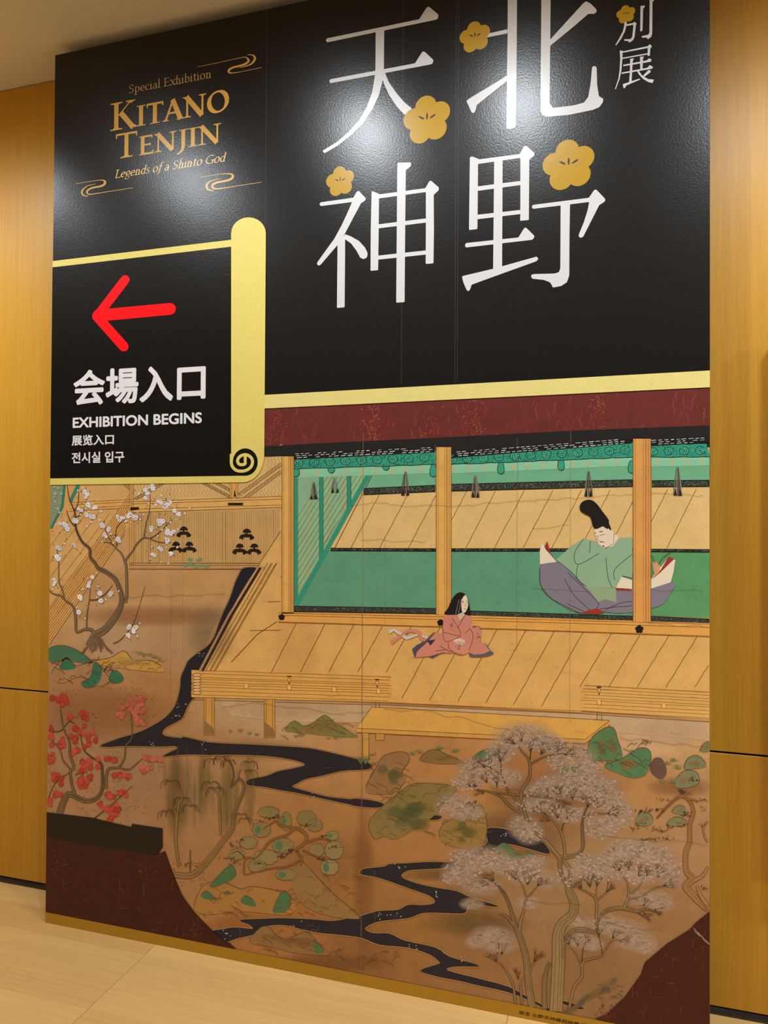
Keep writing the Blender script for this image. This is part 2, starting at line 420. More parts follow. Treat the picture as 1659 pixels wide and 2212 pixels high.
glyph((950, 290, 4.1475), [
 [(270,205),(290,198),(362,228),(343,265),(340,600),(337,850),(262,858),(266,500)],
 [(345,226),(715,178),(755,108),(772,102),(850,170),(848,190),(802,228),(798,768),(720,776),(722,700),(722,212),(340,267)],
 [(336,468),(726,418),(726,455),(336,508)], [(334,722),(724,678),(724,715),(334,762)],
 [(488,220),(563,215),(562,500),(558,1210),(478,1225),(484,600)],
 [(224,997),(235,975),(705,925),(755,843),(772,836),(847,910),(845,928),(828,946),(235,1015)],
 [(198,1275),(215,1268),(480,1205),(870,1096),(884,1120),(860,1140),(540,1255),(285,1348),(272,1392),(255,1408),(240,1395),(212,1330)],
 [(823,650),(835,633),(1335,570),(1385,498),(1402,495),(1482,580),(1480,602),(1425,638),(1345,606),(835,669)],
 [(1340,598),(1432,628),(1360,770),(1285,918),(1265,929),(1245,918),(1245,900),(1290,790),(1325,680)],
 [(1083,610),(1167,602),(1162,900),(1160,1265),(1140,1325),(1088,1360),(1012,1374),(1003,1350),(985,1325),(930,1305),(832,1295),(816,1276),(824,1256),(850,1253),(1030,1248),(1068,1235),(1080,1200)]], title, '')
glyph((1250, 0, 5.53), [
 [(738,72),(788,66),(790,84),(770,105),(762,368),(735,377)],
 [(848,-60),(900,-60),(896,-8),(900,8),(882,20),(878,400),(868,440),(825,470),(812,450),(752,450),(754,432),(830,415),(845,390)],
 [(545,256),(576,256),(572,300),(555,370),(510,460),(448,544),(438,538),(490,450),(530,370),(545,300)],
 [(560,292),(650,275),(665,260),(692,280),(685,300),(680,330),(668,440),(650,480),(605,510),(590,490),(543,487),(543,470),(620,468),(640,440),(652,330),(652,296),(560,314)]], title, '', r=5)
glyph((1250, 0, 5.53), [
 [(490,603),(526,607),(522,700),(512,830),(490,940),(443,1068),(433,1064),(475,940),(490,830),(497,700)],
 [(520,616),(825,552),(848,528),(876,552),(855,585),(850,665),(824,670),(825,574),(520,632)],
 [(520,691),(828,635),(828,651),(520,705)], [(532,775),(815,722),(840,696),(872,712),(862,738),(532,792)],
 [(512,868),(820,810),(850,778),(889,800),(878,822),(512,884)],
 [(615,703),(660,698),(645,735),(632,990),(600,1008),(612,860)], [(733,678),(780,676),(768,700),(762,832),(736,838)],
 [(526,1006),(725,940),(738,950),(570,1022),(550,1054),(536,1054)],
 [(695,848),(718,846),(760,905),(830,945),(899,952),(882,993),(830,980),(765,940),(720,890)],
 [(765,908),(835,836),(862,848),(858,864),(785,918)]], title, '', r=5)

# ---- plum blossoms of the title
def emblem(x, y, R, layer=4):
    X, Z = on_board(x, y); r = math.dist(on_board(x+R, y), (X, Z))
    X2 = on_board(x+R, y)[0]-X
    k = new('gold_plum_blossom', layer, I_FLAT, title, adapt=False); pts = []
    base = math.radians(96)
    # outline of five overlapping lobes
    c = [(X+.56*X2*math.cos(base+i*2*math.pi/5), Z+.56*X2*math.sin(base+i*2*math.pi/5)) for i in range(5)]
    lr = .445*X2
    for i in range(120):
        t = 2*math.pi*i/120; best = .3*X2
        for cx_, cz_ in c:
            dx, dz = cx_-X, cz_-Z; b_ = dx*math.cos(t)+dz*math.sin(t); disc = b_*b_-(dx*dx+dz*dz-lr*lr)
            if disc >= 0: best = max(best, b_+math.sqrt(disc))
        pts.append((X+best*math.cos(t), Z+best*math.sin(t)))
    k.poly(pts, (170, 132, 22), raw=True); k.done()
    st = new('stamen_marks', layer+1, I_FLAT, title, adapt=False)
    for ang, rr in ((90, .13), (28, .2), (150, .2)):
        t = math.radians(ang); cx_, cz_ = X+rr*X2*1.35*math.cos(t), Z+.02*X2+rr*X2*1.0*math.sin(t)
        e = []
        for i in range(12):
            q = 2*math.pi*i/12; u, w_ = .145*X2*math.cos(q), .04*X2*math.sin(q)
            e.append((cx_+u*math.cos(t)-w_*math.sin(t), cz_+u*math.sin(t)+w_*math.cos(t)))
        st.poly(e, (62, 42, 40), raw=True)
    st.done()
for e in ((922.5, 259, 52), (1228.5, 357, 58), (735, 392, 31), (1026, 80, 34), (1352, 31, 21)): emblem(*e)

# ---- ornaments: flowing water lines
ORN = (198, 156, 74)
def swirl(crop, lines):
    k = new('gold_water_swirl', 3, I_FLAT, adapt=False)
    for pts, wd in lines: k.line(T(*crop, pts), wd, ORN, smooth=True)
    k.done()
swirl((140, 340, 8.295), [([(195,472),(400,440),(600,410),(670,408),(715,425),(722,455),(700,490),(640,518),(520,540),(440,570),(400,610),(405,645),(440,660),(520,655),(800,610),(1228,545)], [.9,1,1.2,2,4,5,4.6,4,3.6,3.6,3.6,3,2.4,1.8,1.2,1]),
    ([(550,480),(420,505),(340,560),(305,620),(325,670),(370,692),(425,692)], [.8,1.4,2.6,3.8,3.2,2,1])])
swirl((200, 100, 4.1475), [([(940,185),(1150,142),(1340,100),(1380,103),(1398,125),(1385,148),(1340,170),(1260,190),(1225,210),(1222,232),(1250,240),(1330,228),(1515,190)], [.9,1,1.4,2.4,5,5,4.6,4,4.6,4.4,2,1,.9]),
    ([(1385,77),(1430,78),(1455,105),(1440,140),(1400,170),(1320,192)], [.8,2.4,5,4.4,2.4,.8])])
swirl((200, 100, 4.1475), [([(960,1175),(1080,1155),(1190,1142),(1240,1145),(1258,1165),(1235,1192),(1180,1208),(1110,1222),(1075,1245),(1082,1270),(1130,1276),(1300,1250),(1512,1218)], [.9,1,1.6,3,5,4.8,4.2,4.2,4.6,3.6,2.4,1.2,1]),
    ([(1150,1185),(1060,1208),(1022,1245),(1035,1282),(1088,1298)], [.8,2,4.6,3.6,1])])

# ---- Latin serif lettering, drawn with a broad pen
def pen_letter(ch):
    """strokes [(pts, width factor)], serifs [(x, y, w)], advance; cap height 1 or x-height .66"""
    S, F = [], []
    def st(*p, w=1.0): S.append((list(p), w))
    def sf(x, y, w=.2): F.append((x, y, w))
    def arc(cx, cy, rx, ry, a0, a1, w=1.0, n=14):
        S.append(([(cx+rx*math.cos(math.radians(a0+(a1-a0)*i/n)), cy+ry*math.sin(math.radians(a0+(a1-a0)*i/n))) for i in range(n+1)], w))
    h = .66; adv = .6
    if ch == 'K': st((.2,0),(.2,1)); st((.72,1),(.22,.45), w=.55); st((.36,.6),(.8,0), w=1.1); [sf(*q) for q in ((.2,0,.34),(.2,1,.34),(.7,1,.26),(.83,0,.2))]; adv = .9
    elif ch == 'I': st((.2,0),(.2,1)); sf(.2,0,.34); sf(.2,1,.34); adv = .42
    elif ch == 'T': st((.4,0),(.4,1)); st((.03,.965),(.77,.965), w=.5); sf(.4,0,.36); st((.04,.99),(.04,.82), w=.35); st((.76,.99),(.76,.82), w=.35); adv = .8
    elif ch == 'A': st((.4,1),(.07,0), w=.5); st((.38,1),(.76,0), w=1.05); st((.2,.36),(.6,.36), w=.45); sf(.07,0,.24); sf(.76,0,.3); adv = .86
    elif ch == 'N': st((.16,0),(.16,1), w=.5); st((.12,1),(.82,0), w=1.1); st((.84,0),(.84,1), w=.5); sf(.16,0,.28); sf(.1,1,.24); sf(.84,1,.28); adv = 1.0
    elif ch == 'O': arc(.5,.5,.39,.48,0,360,n=32); adv = 1.0
    elif ch == 'E': st((.2,0),(.2,1)); st((.14,.97),(.64,.97), w=.5); st((.2,.52),(.56,.52), w=.45); st((.14,.03),(.68,.03), w=.5); st((.64,1),(.64,.84), w=.35); st((.68,0),(.69,.18), w=.35); st((.56,.6),(.56,.44), w=.35); sf(.2,1,.28); sf(.2,0,.28); adv = .74
    elif ch == 'J': st((.28,1),(.28,.1),(.24,-.1),(.1,-.24),(0,-.26)); sf(.28,1,.34); adv = .48
    elif ch == 'S': S.append((spline([(.5,.84),(.36,.98),(.16,.93),(.1,.74),(.2,.58),(.4,.45),(.5,.28),(.42,.07),(.24,.01),(.06,.14)], 1)[0], .8)); adv = .62
    elif ch == 'L': st((.18,0),(.18,1)); st((.12,.03),(.58,.03), w=.5); st((.6,0),(.62,.2), w=.35); sf(.18,1,.3); adv = .64
    elif ch == 'G': arc(.48,.5,.39,.48,50,310); st((.78,.05),(.78,.42)); sf(.76,.44,.28); adv = .9
    elif ch == 'p': st((.14,-.32),(.14,h)); arc(.3,h/2,.2,h/2-.02,-150,150); sf(.14,-.32,.26); adv = .6
    elif ch == 'e': arc(.28,h/2,.2,h/2-.02,10,320); st((.1,h*.5),(.47,h*.58), w=.5); adv = .54
    elif ch == 'c': arc(.28,h/2,.2,h/2-.02,50,310); adv = .5
    elif ch == 'i': st((.14,0),(.14,h)); sf(.14,0,.24); S.append(([(.09,.93),(.19,.93)], 1.0)); sf(.1,h,.12); adv = .3
    elif ch == 'a': st((.4,0),(.4,h*.7),(.3,h),(.12,h*.85)); arc(.24,h*.27,.15,h*.27,20,340); sf(.44,0,.12); adv = .54
    elif ch == 'l': st((.14,0),(.14,1.08)); sf(.14,0,.24); sf(.1,1.08,.12); adv = .3
    elif ch == 'x': st((.06,h),(.46,0), w=1.0); st((.46,h),(.06,0), w=.5); [sf(*q) for q in ((.06,h,.2),(.46,h,.18),(.06,0,.18),(.46,0,.2))]; adv = .54
    elif ch == 'h': st((.14,0),(.14,1.08)); st((.14,h*.75),(.28,h),(.42,h*.85),(.44,0)); sf(.14,0,.24); sf(.44,0,.24); adv = .6
    elif ch == 'b': st((.14,0),(.14,1.08)); arc(.3,h/2,.2,h/2-.02,-150,150); adv = .58
    elif ch == 't': st((.18,.86),(.18,.1),(.24,.01),(.36,.05)); st((.04,h),(.36,h), w=.5); adv = .4
    elif ch == 'o': arc(.3,h/2,.22,h/2-.01,0,360,n=20); adv = .6
    elif ch == 'n': st((.14,0),(.14,h)); st((.14,h*.75),(.28,h),(.42,h*.85),(.44,0)); sf(.14,0,.24); sf(.44,0,.24); sf(.1,h,.12); adv = .6
    elif ch == 'd': st((.44,0),(.44,1.08)); arc(.28,h/2,.2,h/2-.02,30,330); sf(.48,0,.12); adv = .58
    elif ch == 'g': arc(.26,h*.64,.17,h*.34,0,360,n=18); S.append((spline([(.14,.2),(.12,.08),(.4,.02),(.46,-.14),(.26,-.32),(.06,-.22),(.12,-.04)],1)[0], .7)); adv = .52
    elif ch == 's': S.append((spline([(.34,.56),(.22,.66),(.09,.56),(.14,.42),(.28,.3),(.36,.16),(.24,.01),(.06,.08)], 1)[0], .8)); adv = .42
    elif ch == 'f': st((.44,1.02),(.32,1.08),(.22,.95),(.18,0),(.12,-.26),(-.02,-.3)); st((.04,h),(.36,h), w=.5); adv = .38
    else: adv = .3
    return S, F, adv
def serif_text(name, chars, p0, p1, hpx, pen=.15, slant=0, colr=ORN, layer=3, track=0.0):
    """chars: [(letter, scale)]; baseline from p0 to p1 (tracing px), cap height hpx at p0"""
    X0, Z0 = on_board(*p0); X1, Z1 = on_board(*p1); Z0 = (Z0+Z1)/2
    H = on_board(p0[0], p0[1]-hpx)[1]-on_board(*p0)[1]
    tot = sum(pen_letter(c)[2]*s_+track for c, s_ in chars)
    sx = (X1-X0)/tot; k = new(name, layer, I_FLAT, adapt=False)
    x = 0; th = math.radians(18)
    for c, s_ in chars:
        S, F, adv = pen_letter(c)
        P = lambda u, v: (X0+(x+(u+slant*v)*s_)*sx, Z0+v*s_*H)
        hw = H*pen*s_ if s_ < 1 else H*pen
        hw = H*pen*(.72+.28*s_)
        for pts, wf in S:
            Q = [P(*q) for q in pts]; L, R = [], []; k.k += 1
            for i, q in enumerate(Q):
                a0, b0 = Q[max(0, i-1)], Q[min(len(Q)-1, i+1)]
                if pts[0] == pts[-1] and i in (0, len(Q)-1): a0, b0 = Q[-2], Q[1]
                dx, dy = b0[0]-a0[0], b0[1]-a0[1]; d_ = math.hypot(dx, dy) or 1
                ww = hw*wf*max(.38, abs(math.sin(math.atan2(dy, dx)-th)))/2
                if wf <= .5: ww = hw*wf/2*.85
                L.append(k.vert(q[0]-dy/d_*ww, q[1]+dx/d_*ww, colr, raw=True)); R.append(k.vert(q[0]+dy/d_*ww, q[1]-dx/d_*ww, colr, raw=True))
            for i in range(len(Q)-1): k.f.append((L[i], R[i], R[i+1], L[i+1]))
        for (u, v, w_) in F:
            t_ = .045; v0 = v if v <= .1 else v-t_
            k.poly([P(u-w_*.62, v0), P(u+w_*.62, v0), P(u+w_*.62, v0+t_), P(u-w_*.62, v0+t_)], colr, raw=True)
            vv = v0+t_ if v <= .1 else v0; dv = .05 if v <= .1 else -.05
            k.poly([P(u-w_*.4, vv), P(u+w_*.4, vv), P(u+w_*.18, vv+dv), P(u-w_*.18, vv+dv)], colr, raw=True)
        x += adv*s_+track
    k.done()
GT = (200, 152, 62)
serif_text('exhibition_title_lettering', [('K', 1), ('I', .74), ('T', .74), ('A', .74), ('N', .74), ('O', .74)], (239, 281.5), (497, 240), 59, .19, colr=GT, track=.02)
serif_text('exhibition_title_lettering', [('T', 1), ('E', .74), ('N', .74), ('J', .74), ('I', .74), ('N', .74)], (249, 343.5), (479, 307), 53, .19, colr=GT, track=.03)
serif_text('small_gold_lettering', [(c, 1) for c in 'Special Exhibition'], (278, 201.5), (457, 168), 17.5, .12, colr=(190, 150, 92))
serif_text('small_gold_lettering', [(c, 1) for c in 'Legends of a Shinto God'], (247, 386), (486, 348), 17.5, .16, slant=.22, colr=(224, 184, 104))

# ---- sans lettering from Blender's own font
def sans(name, s, quad, colr, bold=.02, layer=26, mat=None):
    """quad: tracing px of (left, baseline-ish bottom), (left, top), (right, bottom) of the ink box"""
    c = bpy.data.curves.new('t', 'FONT'); c.body = s; c.resolution_u = 5
    o = bpy.data.objects.new('t', c); COL.objects.link(o)
    me = bpy.data.meshes.new_from_object(o.evaluated_get(bpy.context.evaluated_depsgraph_get()))
    V = [(v.co.x, v.co.y) for v in me.vertices]; Fc = [tuple(p.vertices) for p in me.polygons]
    bpy.data.objects.remove(o); bpy.data.curves.remove(c); bpy.data.meshes.remove(me)
    x0, x1 = min(v[0] for v in V)-bold, max(v[0] for v in V)+bold; y0, y1 = min(v[1] for v in V)-bold, max(v[1] for v in V)+bold
    (ax, az), (bx, bz), (cx_, cz_) = [on_board(*q) for q in quad]
    fx = sorted((min(V[i][0] for i in f), max(V[i][0] for i in f)) for f in Fc); cuts = []; hi = fx[0][1]
    for a_, b_ in fx:
        if a_-hi > .2: cuts.append((a_+hi)/2)
        hi = max(hi, b_)
    words = [[f for f in Fc if sum(V[f[0]][0] > c_ for c_ in cuts) == n_] for n_ in range(len(cuts)+1)]
    sh = [(0, 0)] if not bold else [(bold*math.cos(t*math.pi/4), bold*math.sin(t*math.pi/4)) for t in range(8)]+[(0, 0)]
    zb, zt = (az+cz_)/2, bz+((az+cz_)/2-az)
    for wf in words:
        k = new(name, layer, mat or I_FLAT, adapt=False)
        use = sorted({i for f in wf for i in f}); ix = {u: n_ for n_, u in enumerate(use)}
        for dx, dy in sh:
            n0 = len(k.v); k.k += 1
            for u in use:
                x, y = V[u]
                k.vert(ax+(cx_-ax)*(x+dx-x0)/(x1-x0), zb+(zt-zb)*(y+dy-y0)/(y1-y0), colr, raw=True)
            k.f += [tuple(n0+ix[i] for i in f) for f in wf]
        k.done()
B = lambda x, y: (x/2.765, 780+y/2.765)
W2 = (214, 214, 216)
sans('entrance_lettering', '会場入口', (B(440, 270), B(440, 58), B(1230, 232)), W2, .028)
sans('entrance_lettering', 'EXHIBITION BEGINS', (B(437, 401), B(437, 338), B(1208, 372)), W2, .03)
sans('entrance_lettering', '展览入口', (B(431, 506), B(431, 443), B(683, 500)), W2, .026)
sans('entrance_lettering', '전시실 입구', (B(431, 613), B(431, 547), B(745, 604)), W2, .026)
sans('caption_lettering', '国宝 北野天神縁起絵巻(承久', (T(1100, 2140, 5.53, [(118, 282)])[0], T(1100, 2140, 5.53, [(118, 232)])[0], T(1100, 2140, 5.53, [(1010, 452)])[0]), (48, 32, 14), .006, mat=I_FLAT)
# thin sheet seams on the black part
k = new('sheet_seam', 2, I_FLAT, adapt=False)
for X in (seam_x[0]-.0012, seam_x[1]-.0015, seam_x[1]+.006, on_board(869.5, 250)[0]):
    zlo = 1.87 if X > .9 else 1.9
    k.poly([(X, zlo), (X+.0009, zlo), (X+.0009, PH-.001), (X, PH-.001)], (74, 73, 74), raw=True)
k.done()
# ------------------------------------------------------------------ the painted garden: a plain court-garden scene in the
# photograph's colours and masses, drawn with these few brushes
def jit(c, n=8): 
    q = random.uniform(-n, n); return tuple(max(0, min(255, u+q)) for u in c)
def wob(pts, amp=1.2, seg=9):     # subdivide a path and shake it a little, for a hand-drawn look
    out = []
    for (a, b) in zip(pts[:-1], pts[1:]):
        n = max(1, int(math.dist(a, b)/seg))
        for i in range(n):
            t = i/n; out.append((a[0]+(b[0]-a[0])*t+random.uniform(-amp, amp), a[1]+(b[1]-a[1])*t+random.uniform(-amp, amp)))
    out.append(pts[-1]); return out
def inside(pt, poly):
    x, y = pt; c = False; n = len(poly)
    for i in range(n):
        (x1, y1), (x2, y2) = poly[i], poly[i-1]
        if (y1 > y) != (y2 > y) and x < (x2-x1)*(y-y1)/(y2-y1)+x1: c = not c
    return c
def hl(x, yl, yr, x0=600, x1=1532): return yl+(yr-yl)*(x-x0)/(x1-x0)   # a horizontal of the board, between its heights at x0 and x1
WOOD1, WOOD2, WOOD3 = (205, 156, 84), (203, 146, 66), (196, 148, 84)
R_ = 1532.5
# upper roof bands
g = new('painted_roof_beam', 3, I_LAQ)
g.poly([(570, 883), (1532.6, 837), (1532.6, 920), (570, 966)], (100, 38, 33)); g.done()
g = new('painted_crackle', 4, I_FLAT)
for i in range(170):
    cl = random.random() < .5
    x = random.choice((596, 645, 790, 800, 815, 930, 985, 1010, 1033, 1233, 1285, 1440))+random.gauss(0, 22) if cl else random.uniform(578, 1525)
    x = max(574, min(1526, x)); y0 = hl(x, 884, 838); t = random.random()
    y = y0+t*74; pts = [(x, y)]
    for j in range(random.randint(2, 7)):
        pts.append((pts[-1][0]+random.uniform(-4, 4), min(y0+78, pts[-1][1]+random.uniform(2, 8))))
    if len(pts) > 1: g.line(pts, random.uniform(.3, .8), jit((158, 72, 50), 24))
for i in range(230):
    x = random.choice((596, 795, 810, 930, 1010, 1033, 1290))+random.gauss(0, 10); y = hl(x, 884, 838)+random.uniform(2, 76)
    if 574 < x < 1527: g.disc(x, y, random.uniform(.4, 1.5), random.uniform(.3, 1.2), jit((198, 96, 60), 20), n=5)
g.done()
g = new('painted_eave', 6, I_LAQ)
g.poly([(570, 964), (700, 957), (940, 946), (1240, 930), (1532.6, 919), (1532.6, 966), (1380, 968), (1366, 949), (1240, 966), (978, 984), (941, 968), (800, 977), (640, 990), (625, 985), (570, 987)], (28, 26, 25)); g.done()
# veranda and interior floor
g = new('painted_veranda_floor', 3)
g.poly([(540, 1228), (600, 1040), (640, 985), (1532.6, 955), (1532.6, 1545), (1310, 1540), (1100, 1526), (840, 1512), (414, 1500), (418, 1452), (470, 1340)], (200, 151, 84)); g.done()
g = new('painted_room_floor', 4)
g.poly([(640, 1190), (700, 1180), (800, 1040), (1532.6, 1045), (1532.6, 1190), (640, 1200)], (207, 167, 104)); g.done()
g = new('painted_board_lines', 8, I_FLAT)
for i in range(16):
    x = 760+i*62 if i < 20 else 0
    y0 = hl(x, 1066, 1056)
    if x < 1525: g.line(wob([(x, y0), (x-64, 1184)], .5), 1.2, (128, 88, 42))
for i in range(18):
    x = 640+i*62; yb = 1452 if x < 890 else hl(x, 1500, 1536)
    if x > 1270: yb = 1484
    k_ = .5
    if x < 1600: g.line([q for q in wob([(x, hl(x, 1345, 1373)), (x-k_*(yb-1345), yb)], .5) if q[0] < 1531], 1.3, (118, 80, 38))
g.line([(598, 1343), (556, 1370), (500, 1430)], 1.4, LINE)
for y in (1246, 1300, 1362): g.line([(612-(y-1246)*.62, y), (606, y-1)], 1, LINE)
g.done()
# green mats and valances
def green(name, layer, polys, c):
    k = new(name, layer); [k.poly(p, c) for p in polys]; k.done()
green('painted_green_mat', 6, [[(645, 1190), (720, 1188), (942, 1189), (942, 1318), (640, 1312), (638, 1250)], [(975, 1189), (1367, 1190), (1367, 1330), (975, 1320)]], (86, 138, 104))
green('painted_green_mat', 6, [[(1404, 1191), (1532.6, 1191), (1532.6, 1335), (1404, 1330)]], (84, 136, 84))
green('painted_blind', 6, [[(770, 1030), (942, 1010), (942, 1055), (800, 1060), (770, 1062)], [(975, 1008), (1367, 985), (1367, 1045), (975, 1050)], [(1408, 985), (1532.6, 983), (1532.6, 1040), (1408, 1040)]], (104, 158, 118))
# slanting screen on the left of the room
SCR = [(637, 1000), (802, 1018), (790, 1045), (642, 1306), (636, 1310)]
k = new('painted_lattice_screen', 7); k.poly(SCR, (122, 160, 122)); k.done()
k = new('painted_screen_slats', 8, I_FLAT)
for i in range(60):
    c0 = 640+i*5.2; pts = []
    for j in range(40):
        y = 1010+j*7.6; x = c0+70-(y-1010)*.62
        if inside((x, y), SCR): pts.append((x, y))
    if len(pts) > 1: k.line([pts[0], pts[-1]], 1.1, jit((184, 172, 112) if i % 2 else (104, 122, 84), 8))
for x in (664, 711, 744): k.line([(x, 1012), (x, min(1290, 1300-(x-640)*1.7))], 1.2, (196, 126, 80))
for x in (638.5, 694, 754): k.line([(x, 1004), (x, 1306-(x-637)*1.74)], 8, (44, 128, 98), d=1)
k.line([(799, 1020), (639, 1308)], 10, (46, 132, 104), d=2)
k.line([(806, 1022), (722, 1186)], 1.4, LINE, d=2)
for x in (643.5, 690, 698.5, 750, 758.5): k.line([(x, 1004), (x, 1300-(x-637)*1.74)], .8, (26, 60, 50), d=2)
k.done()
# patterned cloth borders
def border(k, x0, x1, ya, yb, h, base=(42, 44, 38), fleck=(112, 118, 92)):
    k.poly([(x0, ya), (x1, yb), (x1, yb+h), (x0, ya+h)], base)
    for i in range(int((x1-x0)*h/11)):
        x = random.uniform(x0+1, x1-2); y = ya+(yb-ya)*(x-x0)/(x1-x0)+random.uniform(1.5, h-2)
        k.disc(x, y, random.uniform(.6, 1.9), random.uniform(.3, .8), jit(fleck, 26), d=1, n=4, ang=random.uniform(-.8, .8))
    k.line([(x0, ya), (x1, yb)], 1.2, (18, 18, 16), d=2); k.line([(x0, ya+h), (x1, yb+h)], 1.4, (18, 18, 16), d=2)
k = new('painted_cloth_border', 9, I_FLAT)
border(k, 786, 941, 1055, 1048, 14); border(k, 974, 1367, 1046, 1036, 15); border(k, 1408, 1532.4, 1038, 1037, 14)
border(k, 714, 942, 1184, 1185, 6, (30, 30, 26)); border(k, 975, 1367, 1185, 1185, 6, (30, 30, 26)); border(k, 1404, 1532.4, 1186, 1187, 6, (30, 30, 26))
border(k, 634, 944, 1309, 1314, 12, fleck=(96, 92, 78)); border(k, 975, 1367, 1318, 1331, 12, fleck=(96, 104, 78)); border(k, 1404, 1532.4, 1331, 1337, 12, fleck=(96, 92, 78))
k.done()
k = new('painted_valance', 10, I_FLAT)
for (x0, x1, ya, yb, yc, yd) in ((627, 946, 989, 972, 1013, 1003), (958, 1378, 983, 955, 1004, 987), (1392, 1532.4, 963, 959, 988, 987)):
    k.poly(wob([(x0+6, ya), (x1-6, yb)], .8)+wob([(x1, yd), (x0, yc)], 1.2, 16), (46, 136, 106))
    n = int((x1-x0)/34)
    for i in range(n):
        x = x0+18+i*34; t = (x-x0)/(x1-x0); y = (ya+(yb-ya)*t+yc+(yd-yc)*t)/2
        if x > x1-12: continue
        for dd, (rr, cc) in enumerate(((11, (26, 62, 52)), (9.3, (62, 152, 118)), (6, (30, 76, 62)), (4.6, (70, 160, 124)), (2.2, (28, 70, 58)))):
            k.k = 0; k.disc(x, y, rr, rr*.86, cc, d=4+dd, n=14)
    for i in range(int((x1-x0)*1.3)):
        x = random.uniform(x0+4, x1-4); t = (x-x0)/(x1-x0); y = random.uniform(ya+(yb-ya)*t+2, yc+(yd-yc)*t-1)
        k.disc(x, y, random.uniform(.8, 2.2), .7, random.choice(((24, 54, 46), (78, 166, 132), (26, 60, 50))), d=10, n=4, ang=random.uniform(0, 3))
    k.line(wob([(x0, yc), (x1, yd)], .8, 14), 1.6, (20, 40, 34), d=3)
k.done()
k = new('painted_rolled_blind', 9, I_FLAT)
for (x0, x1, ya, yb, h) in ((640, 935, 1012, 1002, 20), (968, 1366, 1003, 986, 20), (1406, 1532.4, 988, 986, 20)):
    k.poly([(x0, ya), (x1, yb), (x1, yb+h), (x0, ya+h)], (124, 176, 138))
    for i in range(6): k.line(wob([(x0, ya+2+i*3.4), (x1, yb+2+i*3.4)], .4, 20), .7, jit((146, 188, 140), 10))
    x = x0+10
    while x < x1-8:
        y = ya+(yb-ya)*(x-x0)/(x1-x0)+1
        for s_ in (0, 4): k.line(smooth([(x+s_+3, y), (x+s_, y+8), (x+s_+1, y+18)], 3)[:9], .9, (190, 150, 92), d=1)
        x += 32
for (x, y) in ((640, 1018), (716, 1010), (936, 1018), (834, 1004), (966, 1020), (1082, 1012), (1212, 1004), (1364, 1010), (1396, 1008)):
    k.poly(smooth([(x-4, y-14), (x+5, y-14), (x+8, y+6), (x+2, y+13), (x-6, y+10), (x-8, y)]), (24, 62, 50), d=2)
    k.poly(smooth([(x-3, y-13), (x+4, y-13), (x+6.5, y+5), (x+1, y+11), (x-5, y+9), (x-6.5, y)]), (52, 142, 108), d=3)
k.done()
k = new('painted_eave_tiles', 14, I_FLAT)
for (x0, x1, ya, yb) in ((634, 938, 984, 970), (982, 1362, 980, 951), (1402, 1530, 955, 949)):
    k.poly([(x0-10, ya+12), (x0+6, ya-4), (x1, yb-4), (x1+2, yb+7), (x0, ya+9)], (26, 25, 24))
    for row in range(3):
        x = x0+4+row*2
        while x < x1-10:
            L = random.uniform(6, 11); y = ya+(yb-ya)*(x-x0)/(x1-x0)-3+row*4.2
            if random.random() < .85: k.line([(x, y), (x+L, y-L*.06-.4)], random.uniform(.9, 1.7), jit((188, 184, 176), 18), d=1)
            x += L+random.uniform(3, 6)
k.done()
def tassel(k, x, y, h=50, w_=20):
    for i in range(15):
        x2 = x+random.uniform(-w_/2, w_/2); k.line([(x+(x2-x)*.3, y+random.uniform(0, 6)), (x2+(x-x2)*.15, y+h*.6), (x2, y+h)], [.6, .9, 1.5], random.choice(((150, 120, 96), (92, 70, 62), (110, 140, 120), (70, 52, 46))))
    for s_ in (-1, 1):
        k.poly(wob([(x+s_*w_*.28, y+h*.72), (x+s_*w_*.5, y+h), (x+s_*w_*.1, y+h*1.02)], .5, 5), (38, 28, 26), d=1)
k = new('painted_tassel', 15, I_FLAT)
for (x, y, h) in ((678, 1040, 38), (724, 1030, 34), (876, 1018, 52), (1027, 1026, 48), (1271, 1016, 56), (1464, 1008, 62)): tassel(k, x, y, h, 18)
k.done()
# posts, sill, mouldings
def post(x0, x1, y0, y1, c=(208, 154, 78), layer=16):
    k = new('painted_post', layer); k.poly([(x0, y0), (x1, y0), (x1, y1), (x0, y1)], c)
    for f, w_ in ((.02, 1.4), (.14, .8), (.58, .8), (.7, 1.2), (.78, .8), (.88, 1), (.99, 1.4)):
        k.line([(x0+(x1-x0)*f, y0), (x0+(x1-x0)*f, y1)], w_, (128, 80, 34), d=1)
    k.done()
post(609, 635, 986, 1326); post(942, 975, 966, 1328); post(1367, 1406, 948, 1344, (205, 140, 72), 21)
k = new('painted_sill', 16)
k.poly([(602, 1322), (940, 1327), (1532.6, 1346), (1532.6, 1375), (940, 1353), (602, 1343)], (207, 146, 70))
for a, b in ((1324, 1348), (1329, 1355), (1343, 1374)): k.line(wob([(602, a), (940, a+(b-a)*.3+1), (1532.4, b)], .3, 30), 1.2, (112, 72, 32), d=1)
k.done()
k = new('painted_nail_cover', 17, I_FLAT)
for (x, y, r) in ((609, 1333, 7), (952, 1345, 7.5), (1381, 1359, 9)):
    for i in range(5): k.disc(x+r*.55*math.cos(i*1.2566-1.57), y+r*.55*math.sin(i*1.2566-1.57), r*.5, r*.5, (20, 17, 15), n=9)
    k.disc(x, y, r*.5, r*.5, (20, 17, 15), n=8)
k.done()
